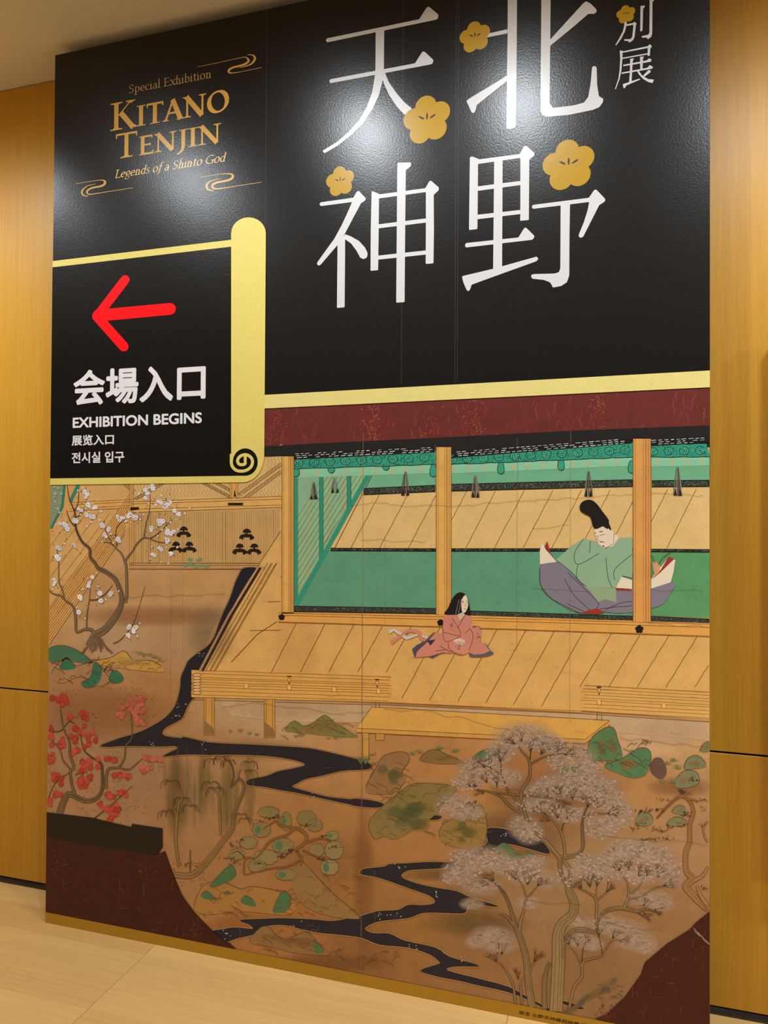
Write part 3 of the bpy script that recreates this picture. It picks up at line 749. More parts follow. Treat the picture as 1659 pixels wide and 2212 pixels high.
# ---- wing on the left: slatted shutters under a woven gable
k = new('painted_left_floor', 3); k.poly([(109, 1040), (285, 1040), (284, 1130), (107, 1385)], (197, 148, 86)); k.done()
k = new('painted_shutter_panel', 4); k.poly([(284, 1098), (610, 1090), (610, 1150), (540, 1218), (284, 1216)], (193, 150, 92)); k.done()
k = new('painted_slats', 5, I_FLAT)
x = 288
while x < 606:
    yb = 1216 if x < 562 else 1216-(x-562)*1.55
    k.line([(x, hl(x, 1108, 1100, 284, 610)), (x, yb)], .9 if random.random() < .9 else 1.6, jit((134, 92, 46), 14)); x += 3.7
k.done()
k = new('painted_woven_gable', 4); k.poly([(284, 1040), (610, 960), (610, 1075), (284, 1085)], (200, 158, 98)); k.done()
k = new('painted_herringbone', 5, I_FLAT)
for r in range(16):
    for q in range(42):
        x, y = 290+q*7.8, 968+r*7.5
        if y > hl(x, 1082, 1072, 284, 610)-6 or x > 604: continue
        if x < 572 and y < 1040: continue
        s_ = 1 if r % 2 else -1; k.line([(x-s_*2.6, y), (x+s_*2.6, y+7)], .7, (150, 112, 62))
for a, b in (((434, 1043), (500, 1078)), ((460, 1042), (512, 1070)), ((515, 1066), (606, 1000)), ((524, 1076), (606, 1016)), ((284, 1080), (350, 1042)), ((262, 1042), (283, 1062))):
    for o_ in (0, 3, 8, 11): k.line([(a[0]+o_, a[1]), (b[0]+o_, b[1])], .9, LINE, d=1)
k.done()
k = new('painted_beams', 7)
k.poly([(284, 1084), (610, 1072), (610, 1096), (284, 1107)], (206, 154, 82)); k.poly([(497, 1042), (514, 1042), (514, 1076), (497, 1077)], (208, 146, 72))
k.poly([(280, 1046), (288, 1046), (288, 1222), (280, 1222)], (204, 146, 78)); k.poly([(280, 1216), (560, 1218), (575, 1228), (280, 1229)], (178, 132, 80))
for a, b in ((1084, 1072), (1089, 1078), (1100, 1091), (1107, 1096)): k.line([(284, a), (610, b)], 1.1, LINE, d=1)
for a in (1216, 1221, 1229): k.line([(280, a), (560, a+.5)], 1.2, (88, 58, 30), d=1)
for x in (280, 284, 288, 497, 501, 510, 514): k.line([(x, 1043), (x, 1078 if x > 400 else 1222)], .9, LINE, d=1)
k.done()
for p in ([(282, 1096), (300, 1095), (301, 1101), (282, 1103)], [(491, 1086), (527, 1086), (524, 1089), (527, 1092), (491, 1092), (494, 1089)], [(505, 1073), (507, 1056), (510, 1073)]):
    k = new('painted_metal_fitting', 8, I_FLAT); k.poly(p, (38, 23, 14)); k.done()
k = new('painted_tree_crest', 8, I_FLAT)
for (cx_, cy_) in ((397, 1150), (380, 1183), (409, 1183), (533, 1155), (518, 1187), (549, 1187)):
    k.poly(wob(smooth([(cx_-8, cy_-5), (cx_-5, cy_-11), (cx_, cy_-13), (cx_+6, cy_-11), (cx_+9, cy_-5), (cx_, cy_-4)]), .6, 4), (34, 24, 18))
    k.line([(cx_, cy_-6), (cx_, cy_+4)], 3, (34, 24, 18))
    k.poly(wob(smooth([(cx_-16, cy_+7), (cx_-11, cy_), (cx_, cy_-2), (cx_+11, cy_), (cx_+16, cy_+7), (cx_+8, cy_+11), (cx_+6, cy_+6), (cx_-6, cy_+6), (cx_-8, cy_+11)]), .7, 4), (34, 24, 18))
k.done()
k = new('painted_slanting_eave', 6)
k.poly([(108, 1310), (283, 1062), (290, 1100), (255, 1175), (105, 1395)], (202, 146, 78))
k.poly([(142, 1046), (156, 1046), (154, 1090), (120, 1150), (108, 1165), (108, 1140), (138, 1095)], (206, 142, 74))
k.poly([(150, 1086), (284, 1078), (284, 1098), (146, 1104)], (208, 150, 80)); k.done()
k = new('painted_eave_lines', 7, I_FLAT)
for i in range(11): k.line(wob([(283-i*1.4, 1064+i*9), (107, 1312+i*8)], .4, 20), .9, LINE)
for i in range(6): k.line([(108, 1180+i*34), (170+i*22, 1098+i*4)], .9, (150, 104, 54))
for y in (1086, 1091, 1099, 1104): k.line([(150, y), (284, y-7)], .9, LINE)
k.done()
k = new('painted_corner_mat', 6, I_PAINT); k.poly([(109, 1042), (142, 1042), (137, 1092), (108, 1148)], (128, 130, 98)); k.done()
k = new('painted_mat_edge', 7, I_FLAT); k.line([(140, 1044), (135, 1095), (110, 1142)], 6, (48, 112, 84)); k.line([(170, 1046), (152, 1084)], 8, (50, 120, 92)); k.done()

# ---- streams
def stream(polys):
    polys = [smooth(p, 3) for p in polys]
    k = new('painted_stream', 8, I_PAINT)
    for p in polys: k.poly(p, (25, 24, 33))
    k.done()
    e = new('painted_stream_bank', 7, I_FLAT)
    for p in polys: e.line(p+[p[0]], 5, (116, 84, 46)); 
    for p in polys: e.line(p+[p[0]], 3.4, (140, 100, 54), d=1)
    e.done()
A1 = T(330, 1030, 5.184, [(1020,1022),(965,1100),(920,1200),(888,1300),(850,1400),(800,1500),(740,1650),(690,1790),(620,1890),(500,1975),(400,2060)])
A2 = T(90, 1380, 4.1475, [(1290,250),(1250,340),(1240,450),(1195,600),(1100,710),(950,800),(830,850),(700,888),(560,940),(530,962),(620,968),(740,960),(1060,965),(1190,960),(1215,980),(1160,1010),(1095,1045),(1120,1053),(1300,1036),(1500,1040)])
A3 = T(380, 1400, 3.19, [(250,735),(450,735),(650,745),(830,775),(890,805),(800,830),(700,850),(620,882),(500,905),(495,942),(600,955),(720,978),(850,1000),(1050,1045),(1250,1085),(1400,1097),(1425,1072),(1250,1046),(1050,1024),(900,985),(803,955),(840,930),(900,900),(1010,878),(1150,845),(1320,835),(1352,812),(1300,780),(1150,740),(950,695),(800,680),(500,663),(240,650),(60,612)])
A4 = T(90, 1380, 4.1475, [(1250,888),(1120,872),(1083,842),(1120,790),(1250,720),(1292,640),(1335,560),(1382,515),(1340,505),(1350,400),(1345,320),(1420,275)])
A5 = T(330, 1030, 5.184, [(600,2074),(700,1900),(800,1720),(900,1530),(1010,1330),(1140,1095),(1166,1022)])
S1 = A1+A2+A3+A4+A5
BL = T(760, 1700, 3.318, [(955,315),(990,292),(1100,300),(1250,340),(1350,380),(1415,450),(1400,478),(1260,440),(1130,408),(1060,420),(1000,450),(960,480),(880,500),(780,560),(650,582),(500,590),(400,600),(355,640),(450,685),(600,720),(750,745),(850,790),(1045,850),(1000,856),(900,840),(830,862),(800,905),(600,900),(500,905),(400,940),(200,962),(95,1010),(150,1045),(270,1050),(380,1100),(600,1150),(700,1215),(880,1265),(908,1285),(800,1285),(715,1290),(690,1315)])
BT = T(600, 1900, 2.765, [(1200,590),(1380,640),(1500,705),(1640,780),(1620,785),(1480,712),(1360,668),(1200,632),(1080,603),(960,580),(850,542),(970,500)])
BM = T(760, 1700, 3.318, [(630,1255),(560,1200),(400,1150),(200,1130),(70,1080)])
BB = T(400, 1800, 3.607, [(1200,790),(1050,775),(900,745),(780,716),(640,722),(540,785),(400,820),(320,845),(250,800),(218,760),(300,745),(380,732),(480,740),(530,742),(500,712),(440,690),(438,672),(600,665),(780,660),(1000,670),(1150,682),(1300,655)])
BR = T(760, 1700, 3.318, [(0,945),(180,890),(330,880),(400,845),(520,845),(595,828),(560,780),(400,722),(200,652),(70,626),(62,600),(100,583),(230,570),(270,552),(400,545),(550,536),(720,535),(800,480),(900,440),(970,400),(965,350)])
S2 = BL+BT+BM+BB+BR
stream([S1, S2, T(760, 1700, 3.318, [(0,85),(120,92),(225,118),(180,148),(0,130)]), T(760, 1700, 3.318, [(510,205),(560,200),(645,208),(610,235),(500,228)]),
        [(1195, 2157), (1240, 2168), (1262, 2178), (1240, 2178)]])
k = new('painted_veranda_edge', 9, I_FLAT)
k.line([(563, 1226), (500, 1330), (437, 1450)], 5.5, (48, 32, 24)); k.line([(557, 1226), (494, 1330), (431, 1450)], 4.5, (176, 132, 92), d=1)
k.line([(606, 1148), (520, 1280), (433, 1445)], 1, LINE, d=1)
for o_ in (6, 14, 17, 24, 27): k.line(wob([(572+o_, 1216), (500+o_, 1340), (438+o_, 1450)], .5, 20), 1, LINE, d=1)
k.done()
k = new('painted_water_petals', 10, I_FLAT)
for (cx_, cy_) in ((437, 1412), (378, 1540), (390, 1530), (440, 1610), (680, 1715), (860, 1874), (940, 1930), (1090, 1802), (1120, 1806), (900, 2046), (1000, 2070), (492, 2018), (640, 2000), (820, 1976), (850, 1974), (1060, 2060), (327, 1607)):
    for i in range(5): k.disc(cx_+random.gauss(0, 7), cy_+random.gauss(0, 5), random.uniform(.8, 2), random.uniform(.8, 1.5), jit((150, 146, 152), 12), n=5)
k.done()
# ---- veranda railing, under-floor posts, step
k = new('painted_under_floor', 4); k.poly([(462, 1498), (790, 1520), (1532.6, 1556), (1532.6, 1600), (1310, 1580), (790, 1560), (620, 1560), (500, 1546)], (176, 144, 106)); k.done()
k = new('painted_railing', 9, I_PAINT)
k.poly([(414, 1447), (840, 1463), (846, 1508), (414, 1502)], (199, 146, 74)); k.poly([(1256, 1490), (1532.6, 1496), (1532.6, 1557), (1256, 1534)], (199, 148, 80))
k.poly([(414, 1498), (846, 1507), (1256, 1531), (1256, 1539), (846, 1517), (414, 1506)], (201, 148, 76))
k.done()
k = new('painted_railing_lines', 10, I_FLAT)
for i, y in enumerate((1448, 1455, 1463, 1467, 1473, 1478, 1484, 1492, 1500)): k.line(wob([(428 if y < 1495 else 414, y), (845-(i % 3)*3, y+14)], .4, 30), 1.0, (124, 84, 38))
for i, y in enumerate((1480, 1487, 1494, 1500, 1507, 1512, 1520, 1528, 1536)): k.line(wob([(1262-(i % 3)*3, y), (1532, y+15)], .4, 30), 1.0, (132, 94, 46))
for y in (1506, 1511): k.line([(414, y), (846, y+12), (1256, y+30), (1532, y+48)], 1.1, (120, 80, 36))
for (x, y) in ((625, 1461), (815, 1468), (1294, 1484)):
    k.disc(x, y, 6, 1.4, (36, 22, 12), d=1); k.disc(x, y+7, 4, 5, (96, 62, 26), d=1); k.disc(x, y+7, 3, 4, (204, 152, 82), d=2); k.disc(x, y+15, 2, 1.6, (24, 16, 10), d=1)
for (x, y) in ((532, 1477), (625, 1480), (722, 1484), (818, 1488), (1294, 1512), (1434, 1520)): k.poly([(x-5, y), (x+5, y), (x+5, y+10), (x, y+12), (x-5, y+9)], (120, 80, 36), d=1); k.poly([(x-4, y), (x+4, y), (x+4, y+9), (x, y+11), (x-4, y+8)], (208, 160, 88), d=2)
for i in range(7): k.poly(smooth([(416+random.uniform(-2, 2), 1456+i*6.4), (428, 1454+i*6.4), (436, 1458+i*6.4), (428, 1462+i*6.4), (417, 1461+i*6.4)]), (126, 86, 44), d=1); k.poly(smooth([(418, 1457+i*6.4), (428, 1455.5+i*6.4), (434, 1458+i*6.4), (428, 1460.5+i*6.4), (419, 1460+i*6.4)]), (206, 160, 100), d=2)
k.done()
for (x0, x1, y0, y1) in ((441, 463, 1506, 1588), (571, 594, 1509, 1594)):
    k = new('painted_stilt', 10); k.poly([(x0, y0), (x1, y0), (x1+1, y1-2), (x0, y1)], (184, 132, 62))
    for x in (x0, x0+4, x1-5, x1): k.line([(x, y0), (x, y1)], 1, LINE, d=1)
    k.poly([(x0+1, y0+50), (x1-2, y0+66), (x1, y1-3), (x0+1, y1-1)], (128, 92, 52), d=2); k.done()
k = new('painted_step_bench', 10)
k.poly([(803, 1527), (1316, 1556), (1264, 1598), (772, 1574), (780, 1560)], (196, 144, 68)); k.poly([(770, 1573), (1264, 1597), (1316, 1558), (1318, 1565), (1265, 1606), (770, 1582)], (186, 134, 64), d=1)
for p in ([(803, 1527), (1316, 1556)], [(803, 1527), (780, 1560)], [(772, 1573), (1264, 1597), (1316, 1557)], [(770, 1582), (1264, 1606), (1318, 1566)]): k.line(p, 1.2, LINE, d=2)
for x in (812, 820, 1290, 1300): k.line([(x, 1515+(x-800)*.05), (x, 1530+(x-800)*.05)], 1, LINE, d=2)
for (x0, x1, y0, y1) in ((784, 797, 1582, 1640), (812, 830, 1584, 1598), (1223, 1238, 1604, 1672)):
    k.poly([(x0, y0), (x1, y0), (x1, y1), (x0, y1)], (176, 128, 62), d=1); k.line([(x0, y0), (x0, y1)], 1, LINE, d=2); k.line([(x1, y0), (x1, y1)], 1, LINE, d=2)
k.done()
# ---- soft stains, mists, mounds
k = new('painted_washes', 5, I_WASH)
for (x, y, rx, ry, c, a) in ((330, 1330, 190, 26, (150, 96, 56), .5), (455, 1370, 60, 75, (132, 104, 74), .45), (230, 1540, 190, 60, (146, 98, 54), .5), (260, 1265, 150, 40, (196, 148, 96), .4),
    (380, 1720, 26, 110, (112, 82, 40), .6), (440, 1690, 16, 90, (118, 96, 50), .5), (490, 1720, 18, 100, (118, 98, 52), .55), (540, 1700, 16, 80, (124, 96, 52), .45),
    (560, 1620, 120, 30, (120, 84, 48), .3), (1180, 1720, 140, 60, (112, 76, 44), .5), (1080, 1790, 100, 44, (100, 72, 46), .4), (960, 1890, 110, 16, (92, 66, 40), .5),
    (1030, 1995, 140, 30, (96, 72, 46), .4), (1150, 1640, 120, 50, (160, 104, 58), .5), (1260, 1690, 120, 40, (160, 108, 62), .5), (1470, 1700, 80, 24, (120, 78, 50), .5),
    (700, 2080, 160, 24, (104, 68, 38), .5), (520, 2000, 90, 30, (142, 90, 44), .5), (785, 1900, 26, 200, (118, 72, 38), .35), (640, 1420, 60, 130, (192, 140, 76), .2),
    (1450, 1580, 90, 40, (192, 156, 120), .5), (620, 1530, 140, 26, (186, 154, 116), .45), (1050, 1560, 260, 12, (140, 96, 44), .55), (700, 1860, 130, 60, (150, 104, 60), .4)):
    k.haze(x, y, rx, ry, c, a)
k.done()
def mound(pts, c, c2=None, line=(84, 60, 38), layer=11):
    k = new('painted_mound', layer, I_PAINT); P = smooth(pts, 4); k.poly(P, c)
    k.line(P[:int(len(P)*.62)], 1.4, line, d=1)
    if c2:
        cx_ = sum(p[0] for p in P)/len(P); cy_ = sum(p[1] for p in P)/len(P)
        k.done(); k = new('painted_mound_wash', layer+1, I_WASH)
        rx_, ry_ = (max(p[0] for p in P)-min(p[0] for p in P))/2, (max(p[1] for p in P)-min(p[1] for p in P))/2
        for _ in range(7): k.haze(cx_+random.uniform(-.45, .45)*rx_, cy_+random.uniform(-.3, .4)*ry_, rx_*random.uniform(.2, .32), ry_*random.uniform(.2, .32), jit(c2, 8), .6, n=12)
    k.done()
G1, G2, OC = (44, 100, 70), (88, 96, 54), (178, 130, 56)
mound([(106, 1402), (132, 1394), (166, 1404), (200, 1432), (150, 1428), (106, 1428)], (66, 102, 70))
mound([(200, 1430), (240, 1420), (268, 1406), (290, 1426), (330, 1428), (355, 1450), (300, 1448), (240, 1440)], OC, (186, 142, 84))
mound([(112, 1455), (130, 1430), (146, 1420), (165, 1438), (200, 1430), (225, 1450), (238, 1470), (215, 1482), (196, 1470), (170, 1462), (130, 1476)], (150, 110, 72))
for p in ([(130, 1444), (143, 1423), (164, 1442), (145, 1447)], [(176, 1475), (196, 1462), (205, 1430), (220, 1446), (214, 1474), (190, 1486)], [(236, 1470), (244, 1448), (262, 1456), (266, 1470), (250, 1476)]): mound(p, G1, layer=12)
mound([(616, 1578), (635, 1557), (655, 1568), (675, 1562), (702, 1545), (725, 1562), (760, 1582), (770, 1592), (700, 1588), (650, 1582)], (112, 104, 56), (150, 112, 66))
mound([(808, 1810), (800, 1770), (862, 1712), (900, 1692), (985, 1700), (960, 1730), (940, 1760), (880, 1800), (850, 1812), (830, 1806)], (116, 96, 52), (84, 92, 54))
mound([(790, 1700), (812, 1660), (830, 1632), (872, 1624), (885, 1640), (868, 1668), (878, 1680), (850, 1712), (800, 1714)], (130, 94, 58), (100, 92, 54))
mound([(908, 1642), (925, 1622), (946, 1620), (962, 1628), (990, 1640), (1008, 1648), (960, 1650)], (118, 88, 48), (132, 100, 56))
mound([(1022, 1640), (1040, 1622), (1070, 1616), (1092, 1632), (1070, 1640)], (62, 92, 62))
mound([(950, 1808), (958, 1780), (1000, 1760), (1040, 1740), (1052, 1790), (1040, 1826), (1000, 1832), (968, 1824)], (128, 98, 50), (104, 96, 52))
mound([(1068, 1838), (1088, 1820), (1112, 1836), (1140, 1840), (1160, 1852), (1110, 1858), (1084, 1848)], (66, 98, 62), (140, 98, 50))
mound([(1270, 1640), (1274, 1600), (1300, 1575), (1325, 1572), (1335, 1600), (1345, 1632), (1330, 1642), (1296, 1642)], (78, 104, 64), (124, 100, 60))
mound([(1305, 1655), (1340, 1640), (1380, 1616), (1402, 1620), (1406, 1640), (1396, 1672), (1370, 1680), (1340, 1672)], (74, 106, 70), (140, 110, 64))
mound([(1405, 1664), (1412, 1640), (1430, 1640), (1440, 1670), (1424, 1682)], (92, 66, 56))
for p in ([(1512, 1622), (1520, 1606), (1532, 1603), (1532, 1622)], [(1478, 1660), (1486, 1638), (1508, 1632), (1526, 1654), (1500, 1660)], [(1462, 1680), (1480, 1664), (1505, 1668), (1510, 1690), (1488, 1700), (1460, 1700)], [(1372, 1775), (1384, 1754), (1404, 1758), (1410, 1776), (1390, 1784)], [(1452, 1754), (1464, 1740), (1480, 1744), (1482, 1760)], [(1440, 1780), (1460, 1764), (1484, 1774), (1470, 1784)]): mound(p, (108, 106, 72), (146, 108, 68))
# lower-left hills
mound([(420, 1960), (440, 1912), (480, 1905), (520, 1920), (545, 1915), (600, 1925), (640, 1950), (620, 1975), (520, 1968), (450, 1975)], (140, 98, 50))
mound([(640, 1870), (655, 1862), (690, 1900), (720, 1930), (760, 1965), (775, 1985), (700, 1975), (650, 1950), (630, 1905)], (122, 92, 52))
mound([(540, 2035), (560, 2006), (580, 2002), (610, 2030), (640, 2020), (665, 2014), (690, 2040), (710, 2062), (640, 2058), (590, 2046)], (116, 86, 50), (128, 88, 54))
for p in ([(455, 1912), (495, 1870), (508, 1880), (506, 1895), (470, 1915)], [(434, 1935), (446, 1924), (460, 1934), (468, 1944), (446, 1942)], [(522, 1950), (530, 1934), (548, 1944), (552, 1958)], [(590, 1966), (610, 1925), (628, 1938), (622, 1965), (600, 1972)], [(676, 2030), (700, 2052), (684, 2058)], [(484, 1930), (492, 1924), (500, 1932)]): mound(p, (62, 92, 58), layer=12)
k = new('painted_contour_strokes', 13, I_FLAT)
for (x0, x1, y0, y1, n_, c) in ((600, 780, 1562, 1590, 16, (96, 70, 40)), (110, 250, 1430, 1480, 22, (70, 46, 34)), (240, 340, 1428, 1450, 10, (120, 90, 50)), (810, 960, 1710, 1808, 42, (80, 72, 40)), (790, 880, 1640, 1712, 20, (94, 68, 42)), (430, 640, 1915, 1975, 34, (94, 66, 36)), (640, 770, 1890, 1975, 22, (88, 66, 36)), (540, 700, 2010, 2055, 20, (84, 62, 36)), (955, 1050, 1770, 1830, 20, (96, 76, 40)), (1275, 1400, 1600, 1670, 26, (62, 66, 44)), (700, 850, 2060, 2100, 12, (86, 60, 34))):
    for i in range(n_):
        x, y = random.uniform(x0, x1), random.uniform(y0, y1); L = random.uniform(8, 26); s_ = random.choice((-.5, .3, .7, -.9))
        k.line(spline([(x, y), (x+L*.4, y+s_*L*.5-3), (x+L*.8, y+s_*L*.6), (x+L, y+s_*L)], [.6, 1.3, 1.5, .5])[0], 1.1, jit(c, 10))
k.done()
# ---- vegetation
def blossoms(k, pts, cols, r=(2.4, 4.2), petals=5, centre=None):
    for x, y in pts:
        R = random.uniform(*r); c = jit(random.choice(cols), 8); a0 = random.uniform(0, 1.2)
        for i in range(petals): k.disc(x+R*.55*math.cos(a0+i*6.283/petals), y+R*.55*math.sin(a0+i*6.283/petals), R*.52, R*.52, c, d=0, n=6)
        if centre: k.disc(x, y, R*.16, R*.16, centre, d=1, n=5)
def around(cx_, cy_, sx, sy, n): return [(random.gauss(cx_, sx), random.gauss(cy_, sy)) for _ in range(n)]
def clipL(pts, x0=108, x1=1528): return [p for p in pts if x0 < p[0] < x1]
def tree(name, limbs, c, c_dark, layer=13):
    k = new(name, layer, I_PAINT)
    for pts, wd in limbs:
        P, W = spline(pts, wd); k.line(P, [w_+min(1.6, w_*.4) for w_ in W], c_dark); 
    for pts, wd in limbs:
        P, W = spline(pts, wd)
        if max(W) > 2: k.line(P, [max(.5, w_-.6) for w_ in W], c, d=1)
        if max(W) > 8:
            for o_ in (-.25, .1, .3): k.line([(x+o_*w_, y) for (x, y), w_ in zip(P, W)], .8, c_dark, d=2)
    k.done()
D = lambda pts: T(90, 1030, 5.53, pts)
tree('painted_plum_tree', [
 (D([(560,2020),(640,1900),(760,1820),(860,1700),(940,1560),(960,1440),(930,1330),(880,1220),(780,1140),(680,1090),(640,1030),(585,960),(575,860),(490,780),(440,690),(410,600),(405,480),(390,400),(330,250),(310,100)]), [13,15,14,13,10,9,8.5,8,7.5,7,6,5,5,4,3.5,3,2.4,2,1.4,.8]),
 (D([(1000,1500),(1020,1400),(1015,1100),(1010,990),(1080,900),(1140,800),(1220,730),(1300,740),(1400,780),(1540,785)]), [5,4.6,3.6,3,2.8,2.6,2.4,1.8,1.4,.8]),
 (D([(1225,730),(1250,560),(1290,400),(1300,210)]), [2.2,1.8,1.3,.7]), (D([(1300,735),(1400,670),(1560,510)]), [1.4,1.2,.7]), (D([(1000,1040),(960,920),(880,840),(780,680),(760,590)]), [2.6,2.2,1.8,1.2,.7]),
 (D([(880,840),(820,790),(740,780)]), [1.6,1.2,.7]), (D([(410,600),(340,520),(300,400)]), [2,1.6,.8]), (D([(400,400),(440,300),(445,120)]), [1.8,1.2,.7]), (D([(420,480),(480,440),(520,350)]), [1.5,1.2,.7]),
 (D([(640,1900),(600,1830),(520,1820),(420,1850),(410,1700),(380,1550),(290,1480),(230,1420),(130,1390),(60,1300)]), [7,5.6,4,3.6,4,3.4,3,2.4,2,1.2]),
 (D([(540,1820),(545,1640),(570,1480),(585,1300)]), [2.2,1.8,1.4,.8]), (D([(580,1470),(680,1460),(780,1380),(850,1290)]), [1.6,1.4,1.2,.7]), (D([(280,1480),(250,1350),(210,1250),(205,1000),(180,850)]), [2.4,2,1.6,1.2,.7]),
 (D([(860,1990),(940,1950),(1040,1840),(1120,1700),(1240,1300)]), [1.4,1.2,1,.8,.5]), (D([(900,830),(895,620),(1000,500)]), [1.4,1.1,.7])], (118, 92, 64), (66, 48, 36))
k = new('painted_plum_roots', 13, I_PAINT)
for i in range(9): k.line(spline(D([(600+i*14, 1930), (560+i*26, 2010+random.uniform(-20, 20)), (470+i*46+random.uniform(-20, 20), 2090+random.uniform(-40, 40))]), [9, 6, 1.5])[0], 4, jit((104, 76, 54), 12))
k.done()
k = new('painted_white_blossom', 15, I_FLAT, kind='stuff')
WB = [(176,1100),(205,1092),(193,1090),(160,1180),(180,1061),(187,1068),(135,1133),(146,1140),(128,1182),(126,1206),(120,1256),(117,1264),(224,1134),(236,1143),(228,1160),(258,1168),(288,1116),(268,1118),(317,1076),(315,1064),(333,1052),(341,1088),(350,1084),(362,1092),(368,1082),(345,1130),(352,1128),(364,1150),(374,1152),(363,1166),(347,1182),(332,1200),(372,1196),(200,1250),(196,1264),(216,1284),(220,1300),(235,1282),(174,1294),(172,1320),(278,1352),(292,1354),(284,1370),(276,1116),(292,1118),(258,1120),(190,1112),(200,1116),(165,1126),(330,1144),(378,1104),(385,1112)]
for (x, y) in WB:
    blossoms(k, clipL(around(x, y, 3, 3, 2), 112), [(206, 196, 196), (196, 186, 184), (214, 204, 198)], (3.4, 6), centre=(150, 130, 120))
    blossoms(k, clipL(around(x, y, 12, 11, 2), 112), [(206, 190, 180)], (1.4, 2.6))
    for (a, b) in clipL(around(x, y, 11, 10, 3), 112): k.disc(a, b, 1.4, .9, (54, 38, 34), d=2, n=5, ang=random.uniform(0, 3))
for i in range(16): blossoms(k, [(random.uniform(112, 134), random.uniform(1050, 1120))], [(150, 152, 124)], (2, 4))
k.done()
E3 = lambda pts: T(90, 1380, 4.1475, pts)
tree('painted_red_plum_tree', [
 (E3([(160,1570),(200,1450),(250,1390),(340,1430),(420,1450),(500,1420),(545,1340),(545,1200),(530,1110),(450,1060),(380,990),(350,860)]), [14,12,11,8,8,7,6,4.5,3.5,2.4,1.8,.8]),
 (E3([(300,1400),(270,1290),(260,1180),(290,1150),(255,1030),(250,920),(200,810),(180,700),(165,550)]), [4.5,4,4,4.5,4,3.2,2.4,1.8,.8]), (E3([(580,1340),(595,1170),(690,1150),(745,1060),(755,960),(810,880),(805,700),(810,540)]), [4.5,4,3,2.6,2.2,1.8,1.3,.8]),
 (E3([(690,1150),(780,1170),(860,1110),(940,1040)]), [2.6,2,1.6,.7]), (E3([(200,800),(150,830),(60,820)]), [1.6,1.3,.8]), (E3([(200,790),(250,740),(300,760)]), [1.6,1.2,.7]), (E3([(255,1160),(190,1080),(170,1000),(90,900),(60,860)]), [2.4,2,1.6,1.2,.7]),
 (E3([(430,1640),(560,1540),(680,1440),(820,1310)]), [2,1.6,1.2,.6]), (E3([(300,1220),(370,1190),(360,1250)]), [1.6,1.2,.7]), (E3([(55,1450),(120,1300),(260,1190)]), [1,1.2,1])], (104, 80, 50), (62, 46, 32))
k = new('painted_red_blossom', 15, I_FLAT, kind='stuff')
for (cx_, cy_, sx, sy, n_) in ((150,530,40,25,6),(210,550,30,25,5),(260,690,12,12,2),(380,690,35,28,7),(90,840,20,40,4),(330,820,50,40,6),(440,880,50,45,9),(160,940,40,40,6),(320,900,20,15,2),(90,1060,35,30,4),(300,990,20,30,3),(410,1140,60,50,11),(600,1075,30,16,3),(655,1080,8,14,2),(130,1250,50,40,6),(360,1300,55,45,9),(120,1370,40,30,5),(75,1480,14,24,3),(620,1400,30,28,4),(710,1390,35,28,6),(540,1490,16,14,2),(640,1560,50,45,13),(700,1220,50,20,5),(780,1230,20,14,2),(720,650,28,50,6),(860,640,50,60,14),(800,560,14,40,4),(880,740,28,24,5),(980,1080,50,20,8),(920,1160,45,24,7),(900,530,30,24,5),(440,1240,22,14,2)):
    cs = [(156, 50, 40), (144, 44, 34), (164, 60, 48)]
    if cx_ > 850 or cy_ < 800 and cx_ > 650: cs = [(166, 84, 66), (158, 76, 60)]
    pts = E3(around(cx_, cy_, sx*.7, sy*.7, n_+1)); blossoms(k, clipL(pts, 106), cs, (4.2, 6.6), centre=(176, 92, 70))
    for (a, b) in clipL(E3(around(cx_, cy_, sx*1.4+14, sy*1.4+14, n_+4)), 105): k.disc(a, b, 1.3, .8, (92, 40, 28), n=5, ang=random.uniform(0, 3))
for i in range(40): k.disc(random.uniform(150, 330), random.uniform(1482, 1490) if i < 14 else random.uniform(1726, 1760), 1.5, .9, (120, 52, 38), n=5, ang=random.uniform(-.4, .4))
k.done()
# willows
C4 = lambda pts: T(380, 1400, 3.19, pts)
tree('painted_willow_tree', [
 (C4([(20,1500),(0,1300),(20,1080),(45,1040),(30,980),(-30,930)]), [4.5,4.5,4,3,2.4,1]), (C4([(310,1290),(300,1100),(290,1000),(240,960)]), [3.6,3.4,3,1]),
 (C4([(-10,1560),(120,1560),(240,1440),(330,1320),(390,1240),(400,1140),(440,1050),(470,960),(440,900),(380,960),(400,880),(380,790),(330,760)]), [10,11,11,10,8,6,6,5.5,4.5,3,3,2.4,1.2]), (C4([(100,1540),(100,1390)]), [2,1.6])], (124, 94, 58), (80, 58, 36))
k = new('painted_willow_twigs', 14, I_FLAT)
for (cx_, cy_) in [tuple(p) for p in C4([(-40,920),(45,1040),(100,1090),(240,930),(270,970),(320,755),(260,770),(380,780),(510,790),(500,850),(450,1150),(470,1180),(-60,1130),(-20,1120)])]:
    for s_ in (-1, 1):
        for i in range(3):
            L = random.uniform(8, 22)
            k.line(spline([(cx_, cy_), (cx_+s_*L*.5, cy_-4), (cx_+s_*L*.9, cy_+2), (cx_+s_*L, cy_+L*.8)], [1.3, 1.1, .8, .4])[0], .9, (74, 54, 34))
k.done()
k = new('painted_willow_fronds', 12, I_WASH)
for i in range(34): k.haze(random.uniform(345, 560), random.uniform(1650, 1760), random.uniform(3, 8), random.uniform(35, 75), random.choice(((96, 94, 52), (120, 92, 50), (82, 98, 66), (150, 118, 80))), .24, n=10)
k.done()
